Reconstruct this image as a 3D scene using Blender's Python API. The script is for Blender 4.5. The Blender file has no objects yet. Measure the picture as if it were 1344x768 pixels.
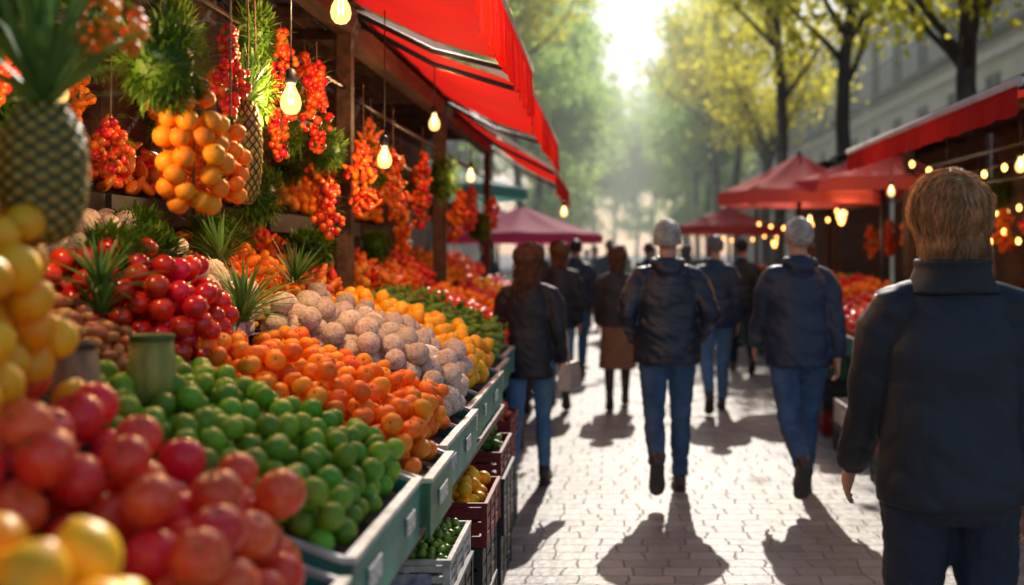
import bpy, math, random, time
import numpy as np
from mathutils import Vector, Matrix, noise, Euler
random.seed(7); np.random.seed(7)
sc=bpy.context.scene
COL=sc.collection
rad=math.radians
R=random.random
def U(a,b): return a+(b-a)*random.random()

# ------------------------------------------------------------------ mesh builder
class MB:
    def __init__(s): s.v=[]; s.f=[]; s.m=[]
    def add(s,vs,fs,mi=0):
        o=len(s.v); s.v.extend([tuple(p) for p in vs])
        for f in fs: s.f.append(tuple(i+o for i in f)); s.m.append(mi)
    def box(s,x0,x1,y0,y1,z0,z1,mi=0):
        vs=[(x,y,z) for z in (z0,z1) for y in (y0,y1) for x in (x0,x1)]
        s.add(vs,[(0,2,3,1),(4,5,7,6),(0,1,5,4),(2,6,7,3),(0,4,6,2),(1,3,7,5)],mi)
    def tube(s,p0,p1,r0,r1=None,n=8,mi=0,cap=True):
        if r1 is None: r1=r0
        s.path([p0,p1],[r0,r1],n,mi,cap)
    def path(s,pts,rs,n=8,mi=0,cap=True):
        pts=[Vector(p) for p in pts]; vs=[]; prev=None
        for i,p in enumerate(pts):
            if i==0: d=pts[1]-p
            elif i==len(pts)-1: d=p-pts[i-1]
            else: d=pts[i+1]-pts[i-1]
            d=d.normalized() if d.length>1e-9 else Vector((0,0,1))
            if prev is None:
                a=Vector((0,0,1)) if abs(d.z)<.9 else Vector((1,0,0))
                u=d.cross(a).normalized()
            else:
                u=(prev-d*prev.dot(d)).normalized()
            prev=u; w=d.cross(u)
            for k in range(n):
                t=2*math.pi*k/n
                vs.append(p+(u*math.cos(t)+w*math.sin(t))*rs[i])
        fs=[]
        for i in range(len(pts)-1):
            for k in range(n):
                a=i*n+k; b=i*n+(k+1)%n
                fs.append((a,b,b+n,a+n))
        if cap:
            fs.append(tuple(reversed(range(n)))); fs.append(tuple(range((len(pts)-1)*n,len(pts)*n)))
        s.add(vs,fs,mi)
    def ell(s,c,r,seg=12,rings=8,mi=0,M=None,keep=None):
        c=Vector(c)
        if not hasattr(r,'__len__'): r=(r,r,r)
        vs=[]; raw=[]
        def P(x,y,z):
            q=Vector((x*r[0],y*r[1],z*r[2])); raw.append(q.copy())
            if M is not None: q=M@q
            return c+q
        vs.append(P(0,0,1))
        for i in range(1,rings):
            ph=math.pi*i/rings
            for k in range(seg):
                t=2*math.pi*k/seg
                vs.append(P(math.sin(ph)*math.cos(t),math.sin(ph)*math.sin(t),math.cos(ph)))
        vs.append(P(0,0,-1)); L=len(vs)-1; fs=[]
        for k in range(seg): fs.append((0,1+k,1+(k+1)%seg))
        for i in range(rings-2):
            for k in range(seg):
                a=1+i*seg+k; b=1+i*seg+(k+1)%seg
                fs.append((a,a+seg,b+seg,b))
        o=1+(rings-2)*seg
        for k in range(seg): fs.append((o+k,L,o+(k+1)%seg))
        if keep: fs=[f for f in fs if keep(sum((raw[i] for i in f),Vector())/len(f))]
        s.add(vs,fs,mi)
    def loft(s,rings,mi=0,cap=True):
        n=len(rings[0]); vs=[p for r in rings for p in r]; fs=[]
        for i in range(len(rings)-1):
            for k in range(n):
                a=i*n+k; b=i*n+(k+1)%n
                fs.append((a,b,b+n,a+n))
        if cap:
            fs.append(tuple(reversed(range(n)))); fs.append(tuple(range((len(rings)-1)*n,len(rings)*n)))
        s.add(vs,fs,mi)
    def slab(s,x0,z0,x1,z1,y0,y1,t,mi=0):
        vs=[(x0,y0,z0),(x1,y0,z1),(x1,y1,z1),(x0,y1,z0),(x0,y0,z0-t),(x1,y0,z1-t),(x1,y1,z1-t),(x0,y1,z0-t)]
        s.add(vs,[(0,1,2,3),(7,6,5,4),(0,4,5,1),(1,5,6,2),(2,6,7,3),(3,7,4,0)],mi)
    def mesh(s,name,mats,smooth=True):
        me=bpy.data.meshes.new(name)
        me.from_pydata(s.v,[],s.f)
        for m in (mats if isinstance(mats,(list,tuple)) else [mats]): me.materials.append(m)
        me.polygons.foreach_set('material_index',s.m)
        me.polygons.foreach_set('use_smooth',[smooth]*len(s.f))
        me.update(); return me
    def obj(s,name,mats,parent=None,smooth=False,local=False,recenter=True):
        c=Vector((0,0,0))
        if recenter and s.v:
            a=np.array(s.v); lo=a.min(0); hi=a.max(0); c=Vector(((lo+hi)/2).tolist())
            if parent is None: c.z=float(lo[2])
            s.v=[tuple(p) for p in (a-np.array(c)).tolist()]
        o=bpy.data.objects.new(name,s.mesh(name,mats,smooth)); COL.objects.link(o)
        if parent is not None:
            o.parent=parent
            o.location=c if local else c-parent.location
        else: o.location=c
        return o

def fixn(o):
    import bmesh
    bm=bmesh.new(); bm.from_mesh(o.data); bmesh.ops.recalc_face_normals(bm,faces=bm.faces); bm.to_mesh(o.data); bm.free()
def empty(name,loc):
    o=bpy.data.objects.new(name,None); o.location=loc; o.empty_display_size=.1; COL.objects.link(o); return o
def tag(o,label,cat,group=None):
    o["label"]=label; o["category"]=cat
    if group: o["group"]=group
    return o

# ------------------------------------------------------------------ materials
def pmat(name,col,rough=.5,col2=None,ns=10,bump=0,bs=40,rand=0,hue=0,coat=0,metal=0,transl=0,tcol=None,stretch=(1,1,1),emis=None,es=0,spec=.5,ndet=4,bdist=.01,mixlo=.35,mixhi=.65):
    m=bpy.data.materials.new(name); m.use_nodes=True; nt=m.node_tree; N=nt.nodes; L=nt.links
    b=N['Principled BSDF']; out=N['Material Output']
    b.inputs['Roughness'].default_value=rough; b.inputs['Metallic'].default_value=metal
    b.inputs['Specular IOR Level'].default_value=spec
    b.inputs['Coat Weight'].default_value=coat; b.inputs['Coat Roughness'].default_value=.15
    tc=N.new('ShaderNodeTexCoord'); mp=N.new('ShaderNodeMapping'); mp.inputs['Scale'].default_value=stretch
    L.new(tc.outputs['Object'],mp.inputs['Vector'])
    rgb=N.new('ShaderNodeRGB'); rgb.outputs[0].default_value=(*col,1); src=rgb.outputs[0]
    if col2:
        nz=N.new('ShaderNodeTexNoise'); nz.inputs['Scale'].default_value=ns; nz.inputs['Detail'].default_value=ndet
        L.new(mp.outputs[0],nz.inputs['Vector'])
        mr=N.new('ShaderNodeMapRange'); mr.inputs[1].default_value=mixlo; mr.inputs[2].default_value=mixhi
        L.new(nz.outputs['Fac'],mr.inputs[0])
        mx=N.new('ShaderNodeMix'); mx.data_type='RGBA'
        L.new(mr.outputs[0],mx.inputs[0]); mx.inputs[6].default_value=(*col,1); mx.inputs[7].default_value=(*col2,1)
        src=mx.outputs[2]
    if rand or hue:
        g=N.new('ShaderNodeNewGeometry'); oi=N.new('ShaderNodeObjectInfo')
        ad=N.new('ShaderNodeMath'); ad.operation='ADD'; L.new(g.outputs['Random Per Island'],ad.inputs[0]); L.new(oi.outputs['Random'],ad.inputs[1])
        fr=N.new('ShaderNodeMath'); fr.operation='FRACT'; L.new(ad.outputs[0],fr.inputs[0])
        hs=N.new('ShaderNodeHueSaturation')
        m1=N.new('ShaderNodeMapRange'); m1.inputs[3].default_value=1-rand; m1.inputs[4].default_value=1+rand; L.new(fr.outputs[0],m1.inputs[0]); L.new(m1.outputs[0],hs.inputs['Value'])
        if hue:
            ml=N.new('ShaderNodeMath'); ml.operation='MULTIPLY'; ml.inputs[1].default_value=7.31; L.new(fr.outputs[0],ml.inputs[0])
            f2=N.new('ShaderNodeMath'); f2.operation='FRACT'; L.new(ml.outputs[0],f2.inputs[0])
            m2=N.new('ShaderNodeMapRange'); m2.inputs[3].default_value=.5-hue; m2.inputs[4].default_value=.5+hue; L.new(f2.outputs[0],m2.inputs[0]); L.new(m2.outputs[0],hs.inputs['Hue'])
        L.new(src,hs.inputs['Color']); src=hs.outputs[0]
    L.new(src,b.inputs['Base Color'])
    if bump:
        n2=N.new('ShaderNodeTexNoise'); n2.inputs['Scale'].default_value=bs; n2.inputs['Detail'].default_value=5
        L.new(mp.outputs[0],n2.inputs['Vector'])
        bp=N.new('ShaderNodeBump'); bp.inputs['Strength'].default_value=bump; bp.inputs['Distance'].default_value=bdist
        L.new(n2.outputs['Fac'],bp.inputs['Height']); L.new(bp.outputs[0],b.inputs['Normal'])
    if emis:
        b.inputs['Emission Color'].default_value=(*emis,1); b.inputs['Emission Strength'].default_value=es
    if transl:
        t=N.new('ShaderNodeBsdfTranslucent')
        if tcol: t.inputs[0].default_value=(*tcol,1)
        else: L.new(src,t.inputs[0])
        ms=N.new('ShaderNodeMixShader'); ms.inputs[0].default_value=transl
        L.new(b.outputs[0],ms.inputs[1]); L.new(t.outputs[0],ms.inputs[2]); L.new(ms.outputs[0],out.inputs[0])
    return m

M={}
M['tomato']=pmat('tomato_skin',(.72,.026,.010),.32,(.80,.08,.016),6,rand=.2,hue=.012,coat=.1)
M['apple_rose']=pmat('red_apple_skin',(.80,.034,.016),.30,(.86,.16,.06),6,rand=.16,hue=.014,bump=.05,spec=.45,mixlo=.4,mixhi=.75)
M['plum']=pmat('dark_red_skin',(.56,.006,.011),.25,(.68,.014,.02),5,rand=.3,hue=.01,coat=.25)
M['lime']=pmat('lime_skin',(.10,.27,.014),.4,(.20,.38,.02),9,rand=.3,hue=.025,bump=.15,bs=160,bdist=.003,spec=.35)
M['orange']=pmat('orange_skin',(.90,.26,.010),.42,(.94,.35,.015),7,rand=.15,hue=.015,bump=.2,bs=220,bdist=.003,spec=.35)
M['mandarin']=pmat('mandarin_skin',(.92,.18,.008),.4,(.94,.28,.01),7,rand=.15,hue=.018,bump=.2,bs=220,bdist=.003,spec=.35)
M['lemon']=pmat('yellow_skin',(.92,.50,.012),.38,(.92,.38,.012),4,rand=.12,hue=.015,bump=.1,bs=150,bdist=.003,spec=.4)
M['root']=pmat('rough_round_root_skin',(.95,.78,.66),.85,(.66,.44,.33),7,rand=.12,hue=.01,bump=.7,bs=18,bdist=.03,mixlo=.45,mixhi=.7,ndet=8)
M['date']=pmat('small_tan_fruit_skin',(.66,.27,.09),.45,(.46,.15,.045),20,rand=.3,hue=.02)
M['berry']=pmat('red_berry_skin',(.66,.034,.010),.3,(.80,.10,.015),12,rand=.35,hue=.02,coat=.15)
M['pepper']=pmat('red_orange_pepper_skin',(.76,.07,.008),.32,(.88,.22,.012),8,rand=.3,hue=.025,coat=.2)
M['cuc']=pmat('green_vegetable_skin',(.08,.20,.015),.45,(.18,.32,.03),20,rand=.35,hue=.025,bump=.2,spec=.35)
M['grape']=pmat('green_olive_skin',(.15,.26,.02),.35,(.20,.32,.03),10,rand=.35,hue=.02)
M['stem']=pmat('green_stem',(.06,.12,.02),.6)
M['herb']=pmat('herb_leaves',(.06,.15,.012),.5,(.13,.24,.02),15,rand=.5,hue=.03,transl=.3)
M['palm']=pmat('spiky_leaves',(.07,.17,.03),.4,(.12,.24,.05),10,rand=.4,hue=.02,transl=.2)
M['cord']=pmat('cord_fibre',(.12,.08,.05),.9)
M['wood']=pmat('dark_timber',(.095,.042,.02),.65,(.035,.016,.009),4,bump=.4,bs=20,stretch=(6,1,6))
M['wood2']=pmat('brown_boards',(.16,.07,.035),.6,(.06,.028,.015),3,bump=.4,bs=14,stretch=(1,5,9))
M['metal']=pmat('dark_metal',(.05,.05,.055),.45,metal=.7)
M['teal']=pmat('teal_tray_side',(.02,.26,.19),.5,(.05,.14,.11),7,bump=.15,mixlo=.4,mixhi=.7)
M['green']=pmat('green_tray_side',(.03,.20,.09),.5,(.05,.12,.07),7,bump=.15,mixlo=.4,mixhi=.7)
M['white']=pmat('white_rim',(.66,.63,.57),.55,(.36,.32,.27),14,bump=.15)
M['liner']=pmat('dark_tray_liner',(.035,.022,.016),.8,(.06,.035,.02),12)
M['blackp']=pmat('black_plastic',(.016,.016,.018),.5,(.03,.03,.03),12,bump=.1)
M['redp']=pmat('red_plastic',(.26,.012,.012),.5,(.16,.01,.01),9,bump=.1)
M['paper']=pmat('price_card',(.62,.60,.55),.7,(.22,.2,.22),60,mixlo=.5,mixhi=.6,stretch=(1,1,2.5))
M['blue']=pmat('blue_print_band',(.10,.12,.30),.6,(.42,.40,.42),30)
M['cloth']=pmat('dark_table_cloth',(.03,.02,.02),.9,(.05,.03,.025),6,bump=.4,bs=12)
M['greencl']=pmat('green_table_cloth',(.02,.12,.07),.8,(.015,.08,.05),6,bump=.4,bs=12)
M['awn']=pmat('red_awning_fabric',(.52,.011,.010),.8,(.42,.009,.01),2.5,transl=.66,tcol=(.88,.020,.013),bump=.2,bs=8,spec=.2)
M['awnd']=pmat('deep_red_awning_fabric',(.36,.014,.012),.85,(.27,.012,.012),2.5,transl=.38,tcol=(.55,.02,.014),bump=.2,bs=8,spec=.15)
M['awnw']=pmat('white_awning_trim',(.75,.72,.68),.7,(.65,.6,.56),5,transl=.35)
M['pink']=pmat('pink_parasol_fabric',(.55,.07,.16),.75,(.47,.055,.13),3,transl=.5,tcol=(.8,.10,.24))
M['redpar']=pmat('red_parasol_fabric',(.60,.11,.10),.8,(.52,.09,.085),3,transl=.48,tcol=(.82,.17,.14),spec=.2)
M['tealcl']=pmat('teal_canopy_fabric',(.15,.4,.36),.75,(.12,.33,.3),3,transl=.5)
M['bark']=pmat('tree_bark',(.085,.055,.035),.85,(.035,.024,.018),5,bump=.8,bs=12,stretch=(3,3,.6))
M['leaf']=pmat('tree_leaves',(.16,.21,.012),.55,(.22,.24,.015),.7,rand=.35,hue=.025,transl=.7,tcol=(.86,.80,.09),spec=.3)
M['leaf2']=pmat('tree_leaves_deep',(.11,.19,.03),.55,(.15,.22,.04),.7,rand=.3,hue=.02,transl=.7,tcol=(.58,.80,.22),spec=.3)
M['stone']=pmat('cream_stone_wall',(.72,.66,.57),.85,(.62,.57,.50),1.5,bump=.2,bs=6)
M['stone2']=pmat('pale_stone_wall',(.74,.70,.64),.85,(.66,.62,.57),1.5,bump=.2,bs=6)
M['slate']=pmat('slate_roof',(.08,.09,.11),.5,(.12,.13,.15),3)
M['glass']=pmat('window_glass',(.02,.024,.03),.5,(.04,.045,.06),1,spec=.12)
M['frame']=pmat('window_frame',(.3,.3,.29),.6)
M['iron']=pmat('wrought_iron',(.02,.02,.022),.6)
M['skin']=pmat('skin',(.50,.27,.18),.5,(.42,.20,.13),30,bump=.1,bs=200,bdist=.002)
M['eye']=pmat('eye_surface',(.04,.03,.02),.1)
M['shoe']=pmat('brown_leather',(.07,.04,.025),.45,(.04,.025,.018),20,bump=.1)
M['sole']=pmat('rubber_sole',(.05,.045,.04),.8)
M['jeans']=pmat('blue_denim',(.020,.058,.135),.8,(.045,.11,.22),10,bump=.5,bs=90,stretch=(1,1,.5))
M['jeansd']=pmat('dark_denim',(.008,.012,.026),.8,(.015,.023,.045),10,bump=.5,bs=90,stretch=(1,1,.5))
M['jeansl']=pmat('light_blue_denim',(.05,.14,.28),.8,(.10,.22,.38),10,bump=.5,bs=90,stretch=(1,1,.5))
M['jnavy']=pmat('navy_quilted_shell',(.008,.014,.032),.45,(.014,.023,.046),7,bump=.3,bs=30,spec=.5)
M['jblack']=pmat('black_jacket_cloth',(.009,.012,.020),.6,(.015,.020,.032),5,bump=.25,bs=14,spec=.4)
M['jblue']=pmat('navy_shell_cloth',(.010,.021,.052),.5,(.016,.032,.072),6,bump=.3,bs=20,spec=.45)
M['jgrey']=pmat('dark_grey_coat',(.025,.025,.03),.75,(.04,.04,.045),8,bump=.4,bs=30)
M['tan']=pmat('tan_skirt_cloth',(.26,.13,.065),.8,(.2,.10,.05),8,bump=.4,bs=25)
M['bag']=pmat('beige_leather',(.42,.36,.30),.5,(.34,.28,.22),14)
def hairm(n,c,c2,tr=.35): return pmat(n,c,.34,c2,25,rand=.45,hue=.01,transl=tr,spec=.7)
M['hblond']=hairm('dark_blond_hair',(.80,.47,.22),(.50,.26,.11),.5)
M['hbrown']=hairm('brown_hair',(.24,.09,.038),(.12,.048,.02))
M['hgrey']=hairm('silver_grey_hair',(.88,.87,.85),(.62,.60,.58))
M['hgrey2']=hairm('dark_grey_hair',(.45,.44,.43),(.26,.25,.24))
M['hdark']=hairm('dark_hair',(.04,.025,.018),(.06,.035,.025))
M['roots_hblond']=hairm('dark_blond_roots',(.16,.085,.04),(.10,.05,.025),.1)
M['roots_hgrey']=hairm('grey_hair_roots',(.22,.21,.20),(.14,.13,.13),.1)
M['tubg']=pmat('mossy_tub_wood',(.44,.40,.08),.6,(.26,.27,.055),9,stretch=(4,4,.6),bump=.4)
M['tubb']=pmat('weathered_tub_wood',(.42,.28,.15),.7,(.22,.14,.08),9,stretch=(5,5,.6),bump=.5)

def bulb_mat():
    m=bpy.data.materials.new('lit_bulb_glass'); m.use_nodes=True; nt=m.node_tree; N=nt.nodes; L=nt.links
    N.remove(N['Principled BSDF'])
    e=N.new('ShaderNodeEmission'); e.inputs[0].default_value=(1,.60,.20,1); e.inputs[1].default_value=3.2
    t=N.new('ShaderNodeBsdfTransparent'); t.inputs[0].default_value=(1,.85,.6,1)
    x=N.new('ShaderNodeMixShader'); x.inputs[0].default_value=.45
    L.new(t.outputs[0],x.inputs[1]); L.new(e.outputs[0],x.inputs[2]); L.new(x.outputs[0],N['Material Output'].inputs[0]); return m
M['bulb']=bulb_mat()
M['fil']=pmat('glowing_filament',(1,.7,.3),.5,emis=(1,.6,.2),es=60)
M['fairy']=pmat('lit_string_bulb',(1,.6,.2),.5,emis=(1,.40,.09),es=8)

def paving():
    m=bpy.data.materials.new('stone_paving'); m.use_nodes=True; nt=m.node_tree; N=nt.nodes; L=nt.links; b=N['Principled BSDF']
    tc=N.new('ShaderNodeTexCoord')
    wn=N.new('ShaderNodeTexNoise'); wn.inputs['Scale'].default_value=5.0; wn.inputs['Detail'].default_value=4; L.new(tc.outputs['Object'],wn.inputs['Vector'])
    vm=N.new('ShaderNodeVectorMath'); vm.operation='MULTIPLY_ADD'; vm.inputs[1].default_value=(.11,.07,0); L.new(wn.outputs['Color'],vm.inputs[0]); L.new(tc.outputs['Object'],vm.inputs[2])
    br=N.new('ShaderNodeTexBrick'); br.inputs['Scale'].default_value=1; br.inputs['Brick Width'].default_value=.23; br.inputs['Row Height'].default_value=.14
    br.squash=.7; br.squash_frequency=3; br.offset=.43
    br.inputs['Mortar Size'].default_value=.007; br.inputs['Mortar Smooth'].default_value=1; br.inputs['Bias'].default_value=-.05
    br.inputs['Color1'].default_value=(.33,.295,.255,1); br.inputs['Color2'].default_value=(.20,.18,.16,1); br.inputs['Mortar'].default_value=(.13,.11,.092,1)
    L.new(vm.outputs[0],br.inputs['Vector'])
    n=N.new('ShaderNodeTexNoise'); n.inputs['Scale'].default_value=1.1; n.inputs['Detail'].default_value=10; n.inputs['Roughness'].default_value=.65; L.new(tc.outputs['Object'],n.inputs['Vector'])
    mr=N.new('ShaderNodeMapRange'); mr.inputs[1].default_value=.32; mr.inputs[2].default_value=.68; mr.inputs[3].default_value=.62; mr.inputs[4].default_value=1.2; L.new(n.outputs['Fac'],mr.inputs[0])
    hs=N.new('ShaderNodeHueSaturation'); L.new(br.outputs['Color'],hs.inputs['Color']); L.new(mr.outputs[0],hs.inputs['Value']); L.new(hs.outputs[0],b.inputs['Base Color'])
    n2=N.new('ShaderNodeTexNoise'); n2.inputs['Scale'].default_value=18; n2.inputs['Detail'].default_value=6; L.new(tc.outputs['Object'],n2.inputs['Vector'])
    inv=N.new('ShaderNodeMath'); inv.operation='MULTIPLY_ADD'; inv.inputs[1].default_value=-.6; L.new(br.outputs['Fac'],inv.inputs[0])
    ml=N.new('ShaderNodeMath'); ml.operation='MULTIPLY'; ml.inputs[1].default_value=1.0; L.new(n2.outputs['Fac'],ml.inputs[0]); L.new(ml.outputs[0],inv.inputs[2])
    bp=N.new('ShaderNodeBump'); bp.inputs['Strength'].default_value=.6; bp.inputs['Distance'].default_value=.012; L.new(inv.outputs[0],bp.inputs['Height']); L.new(bp.outputs[0],b.inputs['Normal'])
    r=N.new('ShaderNodeMapRange'); r.inputs[3].default_value=.40; r.inputs[4].default_value=.64; L.new(n2.outputs['Fac'],r.inputs[0]); L.new(r.outputs[0],b.inputs['Roughness'])
    return m
M['pave']=paving()
M['ground']=pmat('ground_surface',(.16,.15,.14),.85,(.11,.105,.1),1,bump=.2,bs=8)

def pine_mat():
    m=bpy.data.materials.new('pineapple_rind'); m.use_nodes=True; nt=m.node_tree; N=nt.nodes; L=nt.links; b=N['Principled BSDF']
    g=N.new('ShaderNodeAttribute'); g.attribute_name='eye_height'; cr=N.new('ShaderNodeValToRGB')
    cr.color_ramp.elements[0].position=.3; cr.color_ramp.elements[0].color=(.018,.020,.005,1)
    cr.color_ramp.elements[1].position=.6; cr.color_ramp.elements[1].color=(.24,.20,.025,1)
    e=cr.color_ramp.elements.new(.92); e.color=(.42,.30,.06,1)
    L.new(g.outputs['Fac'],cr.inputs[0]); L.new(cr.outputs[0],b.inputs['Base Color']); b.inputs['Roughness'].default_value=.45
    return m
M['pine']=pine_mat()

# ------------------------------------------------------------------ remesh helper
def remesh_me(mb,voxel,it,name,mat):
    me=mb.mesh('tmp',[mat])
    o=bpy.data.objects.new('tmp',me); COL.objects.link(o)
    md=o.modifiers.new('r','REMESH'); md.mode='VOXEL'; md.voxel_size=voxel; md.use_smooth_shade=True
    if it:
        sm=o.modifiers.new('s','SMOOTH'); sm.factor=.5; sm.iterations=it
    dg=bpy.context.evaluated_depsgraph_get(); dg.update()
    r=bpy.data.meshes.new_from_object(o.evaluated_get(dg)); r.name=name
    bpy.data.objects.remove(o); bpy.data.meshes.remove(me)
    r.materials.clear(); r.materials.append(mat)
    r.polygons.foreach_set('use_smooth',[True]*len(r.polygons))
    return r
def folds(me,amp,fx=6,fz=14,quilt=0,qp=.07,seed=0):
    n=len(me.vertices); co=np.empty(n*3); me.vertices.foreach_get('co',co); co=co.reshape(-1,3)
    no=np.empty(n*3); me.vertices.foreach_get('normal',no); no=no.reshape(-1,3)
    ns=noise.noise; D=np.empty(n)
    for i,(x,y,z) in enumerate(co.tolist()):
        a=ns((x*fx+seed,y*fx,z*fz)); b=ns((x*fx*1.9+z*8,y*fx*1.9-seed,z*fz*.9))
        d=a*amp+(abs(b)**.7-.4)*amp*.9
        if quilt:
            t=abs(math.sin(math.pi*(z+.014*ns((x*5,y*5,z*5)))/qp)); d+=quilt*(t**.45-.6)
        D[i]=d
    co=co+no*D[:,None]; me.vertices.foreach_set('co',co.reshape(-1)); me.update()
def addme(name,me,parent):
    o=bpy.data.objects.new(name,me); COL.objects.link(o); o.parent=parent; return o
def ering(z,rx,ry,cy=0,n=28,cx=0,e=2.3):
    out=[]
    for k in range(n):
        t=2*math.pi*k/n; c=math.cos(t); s=math.sin(t)
        out.append((cx+rx*math.copysign(abs(c)**(2/e),c),cy+ry*math.copysign(abs(s)**(2/e),s),z))
    return out

# ------------------------------------------------------------------ people
def hand(mb,w,d,fwd,side,curl=1.0):
    d=d.normalized(); fwd=(fwd-d*fwd.dot(d)).normalized()
    n=Vector((-side,0,0)); n=(n-d*n.dot(d)-fwd*n.dot(fwd)).normalized()
    Mx=Matrix((fwd,n,d)).transposed()
    mb.ell(w+d*.045,(.036,.017,.052),10,8,M=Mx)
    for t,ln in ((.031,.070),(.0105,.080),(-.0105,.074),(-.031,.058)):
        p=w+d*.075+fwd*t*.92; ang=.15*curl; pts=[w+d*.04+fwd*t*.7,p]
        for q in (.42,.33,.25):
            dirv=(d*math.cos(ang)+n*math.sin(ang)+fwd*t*3.0).normalized()
            p=p+dirv*ln*q; pts.append(p); ang+=.42*curl
        mb.path(pts,[.009,.0092,.0085,.0078,.006],8)
    p=w+d*.018+fwd*.026+n*.006
    dv=(d*.75+fwd*.6+n*.35).normalized(); q=p+dv*.04; dv2=(d*.95+fwd*.2+n*.3).normalized()
    mb.path([p,q,q+dv2*.028],[.013,.0105,.0075],8)

def person(label,loc,yaw=0,H=1.75,legs=((20,8,0),(-14,30,35)),arms=((8,7,14),(-8,7,14)),jacket='jnavy',trous='jeans',hair='hgrey',
           style='short',hem=.84,quilt=0,hood=False,collar=.03,bulk=1.0,slim=1.0,vox=.012,skirt=False,locks=700,shoem='shoe',headturn=0,long=.4,pockets=False,fold=1.0,group='people walking along the market street'):
    E=empty('person',loc)
    tag(E,label,'person',group)
    pz=.93
    J={}; feet=[]
    for si,(a,b,fp) in zip((-1,1),legs):
        hip=Vector((si*.09,0,pz-.03)); a_=rad(a); b_=rad(b)
        kn=hip+Vector((0,math.sin(a_),-math.cos(a_)))*.42
        an=kn+Vector((si*-.01,math.sin(a_-b_),-math.cos(a_-b_)))*.40
        J[si]=(hip,kn,an,fp)
        Rm=Matrix.Rotation(-rad(fp),3,'X'); feet.append(min((an+Rm@Vector((0,y,-.088))).z for y in (-.07,.12,.19)))
    dz=-min(feet)
    up=Vector((0,0,dz))
    for si in (-1,1):
        h,k,a,fp=J[si]; J[si]=(h+up,k+up,a+up,fp)
    o=dz
    A={}
    for si,(s,ab,e) in zip((-1,1),arms):
        sh=Vector((si*.172*(.93+.07*bulk),0,1.395+o)); s_=rad(s); ab_=rad(ab)
        el=sh+Vector((si*math.sin(ab_),math.sin(s_),-math.cos(s_)*math.cos(ab_))).normalized()*.275
        fd=Vector((si*-.35 if pockets else si*.03,math.sin(s_+rad(e)),-math.cos(s_+rad(e)))).normalized()
        wr=el+fd*.245
        A[si]=(sh,el,wr,fd)
    b=MB()
    b.loft([ering(z+o,rx*.95,ry*.95,cy) for z,rx,ry,cy in ((.84,.10,.08,0),(.93,.14*slim,.10*slim,0),(1.08,.125,.085,0),(1.28,.15,.095,0),(1.38,.13,.08,0),(1.44,.07,.06,0))])
    b.path([(0,-.005,1.42+o),(0,.0,1.50+o),(0,.012,1.58+o)],[.062,.054,.052],14)
    hc=Vector((0,.018,1.635+o)); HR=Matrix.Rotation(rad(headturn),3,'Z')
    def hp(x,y,z): return hc+HR@Vector((x,y,z))
    b.ell(hp(0,-.008,.012),(.073,.092,.10),20,14,M=HR)
    b.ell(hp(0,.022,-.05),(.054,.066,.065),16,12,M=HR)
    b.ell(hp(0,.062,-.095),(.02,.018,.016),10,8,M=HR)
    b.path([hp(0,.078,.012),hp(0,.098,-.026),hp(0,.088,-.036)],[.009,.014,.011],8)
    for s in (-1,1):
        b.ell(hp(s*.078,-.004,-.014),(.010,.019,.032),10,8,M=HR)
        b.ell(hp(s*.028,.076,.020),(.022,.012,.008),8,6,M=HR)
        b.ell(hp(s*.038,.062,-.028),(.022,.018,.018),8,6,M=HR)
    b.ell(hp(0,.082,-.060),(.024,.010,.006),8,6,M=HR); b.ell(hp(0,.080,-.070),(.020,.010,.007),8,6,M=HR)
    q=.9*slim
    for si in (-1,1):
        h,k,a,fp=J[si]
        b.path([h+Vector((0,0,.03)),h,(h+k)/2,k,k+(a-k)*.3,a],[.07*q,.075*q,.066*q,.048*q,.048*q,.032],12)
        Rm=Matrix.Rotation(-rad(fp),3,'X')
        b.path([a+Rm@Vector(p) for p in ((0,-.04,-.03),(0,0,-.02),(0,.08,-.05),(0,.15,-.062))],[.026,.032,.024,.014],10)
        sh,el,wr,fd=A[si]
        b.path([Vector((si*.08,0,1.40+o)),sh,(sh+el)/2,el,el+(wr-el)*.3,wr,wr+fd*.02],[.045,.048,.044,.036,.037,.027,.025],12)
        hand(b,wr,fd,Vector((0,1,0)) if not pockets else Vector((0,.2,1)),si)
    me=remesh_me(b,min(vox,.0072) if vox<.013 else vox,2,'body',M['skin'])
    addme('body',me,E)
    for s in (-1,1):
        eb=MB(); eb.ell(hp(s*.029,.074,.003),.010,10,8); eb.obj('eye',M['eye'],E,True,local=True)
    t=MB()
    if skirt:
        t.loft([ering(z+o,rx,ry,0) for z,rx,ry in ((.42,.21,.19),(.6,.20,.165),(.8,.185,.14),(.95,.17,.12),(1.03,.14,.1))])
    else:
        t.loft([ering(z+o,rx*slim,ry*slim,cy) for z,rx,ry,cy in ((.82,.12,.10,-.005),(.86,.165,.125,-.01),(.93,.17,.125,-.01),(1.03,.15,.11,0))])
        for si in (-1,1):
            h,k,a,fp=J[si]
            t.path([h+Vector((0,0,.03)),h+Vector((0,0,-.05)),(h+k)/2,k,k+(a-k)*.35,k+(a-k)*.8,a+(a-k)*-.02],[.1*slim,.098*slim,.085*slim,.066*slim,.066*slim,.055*slim,.056*slim],14)
    me=remesh_me(t,vox,3,'trousers',M[trous]); folds(me,.008*slim,8,22,seed=loc[0]*3)
    addme('skirt' if skirt else 'trousers',me,E)
    if skirt:
        t=MB()
        for si in (-1,1):
            h,k,a,fp=J[si]; t.path([h,k,k+(a-k)*.3,a],[.085,.055,.057,.04],12)
        addme('tights',t.mesh('tights',M['hdark']),E)
    j=MB(); B=bulk
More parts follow.
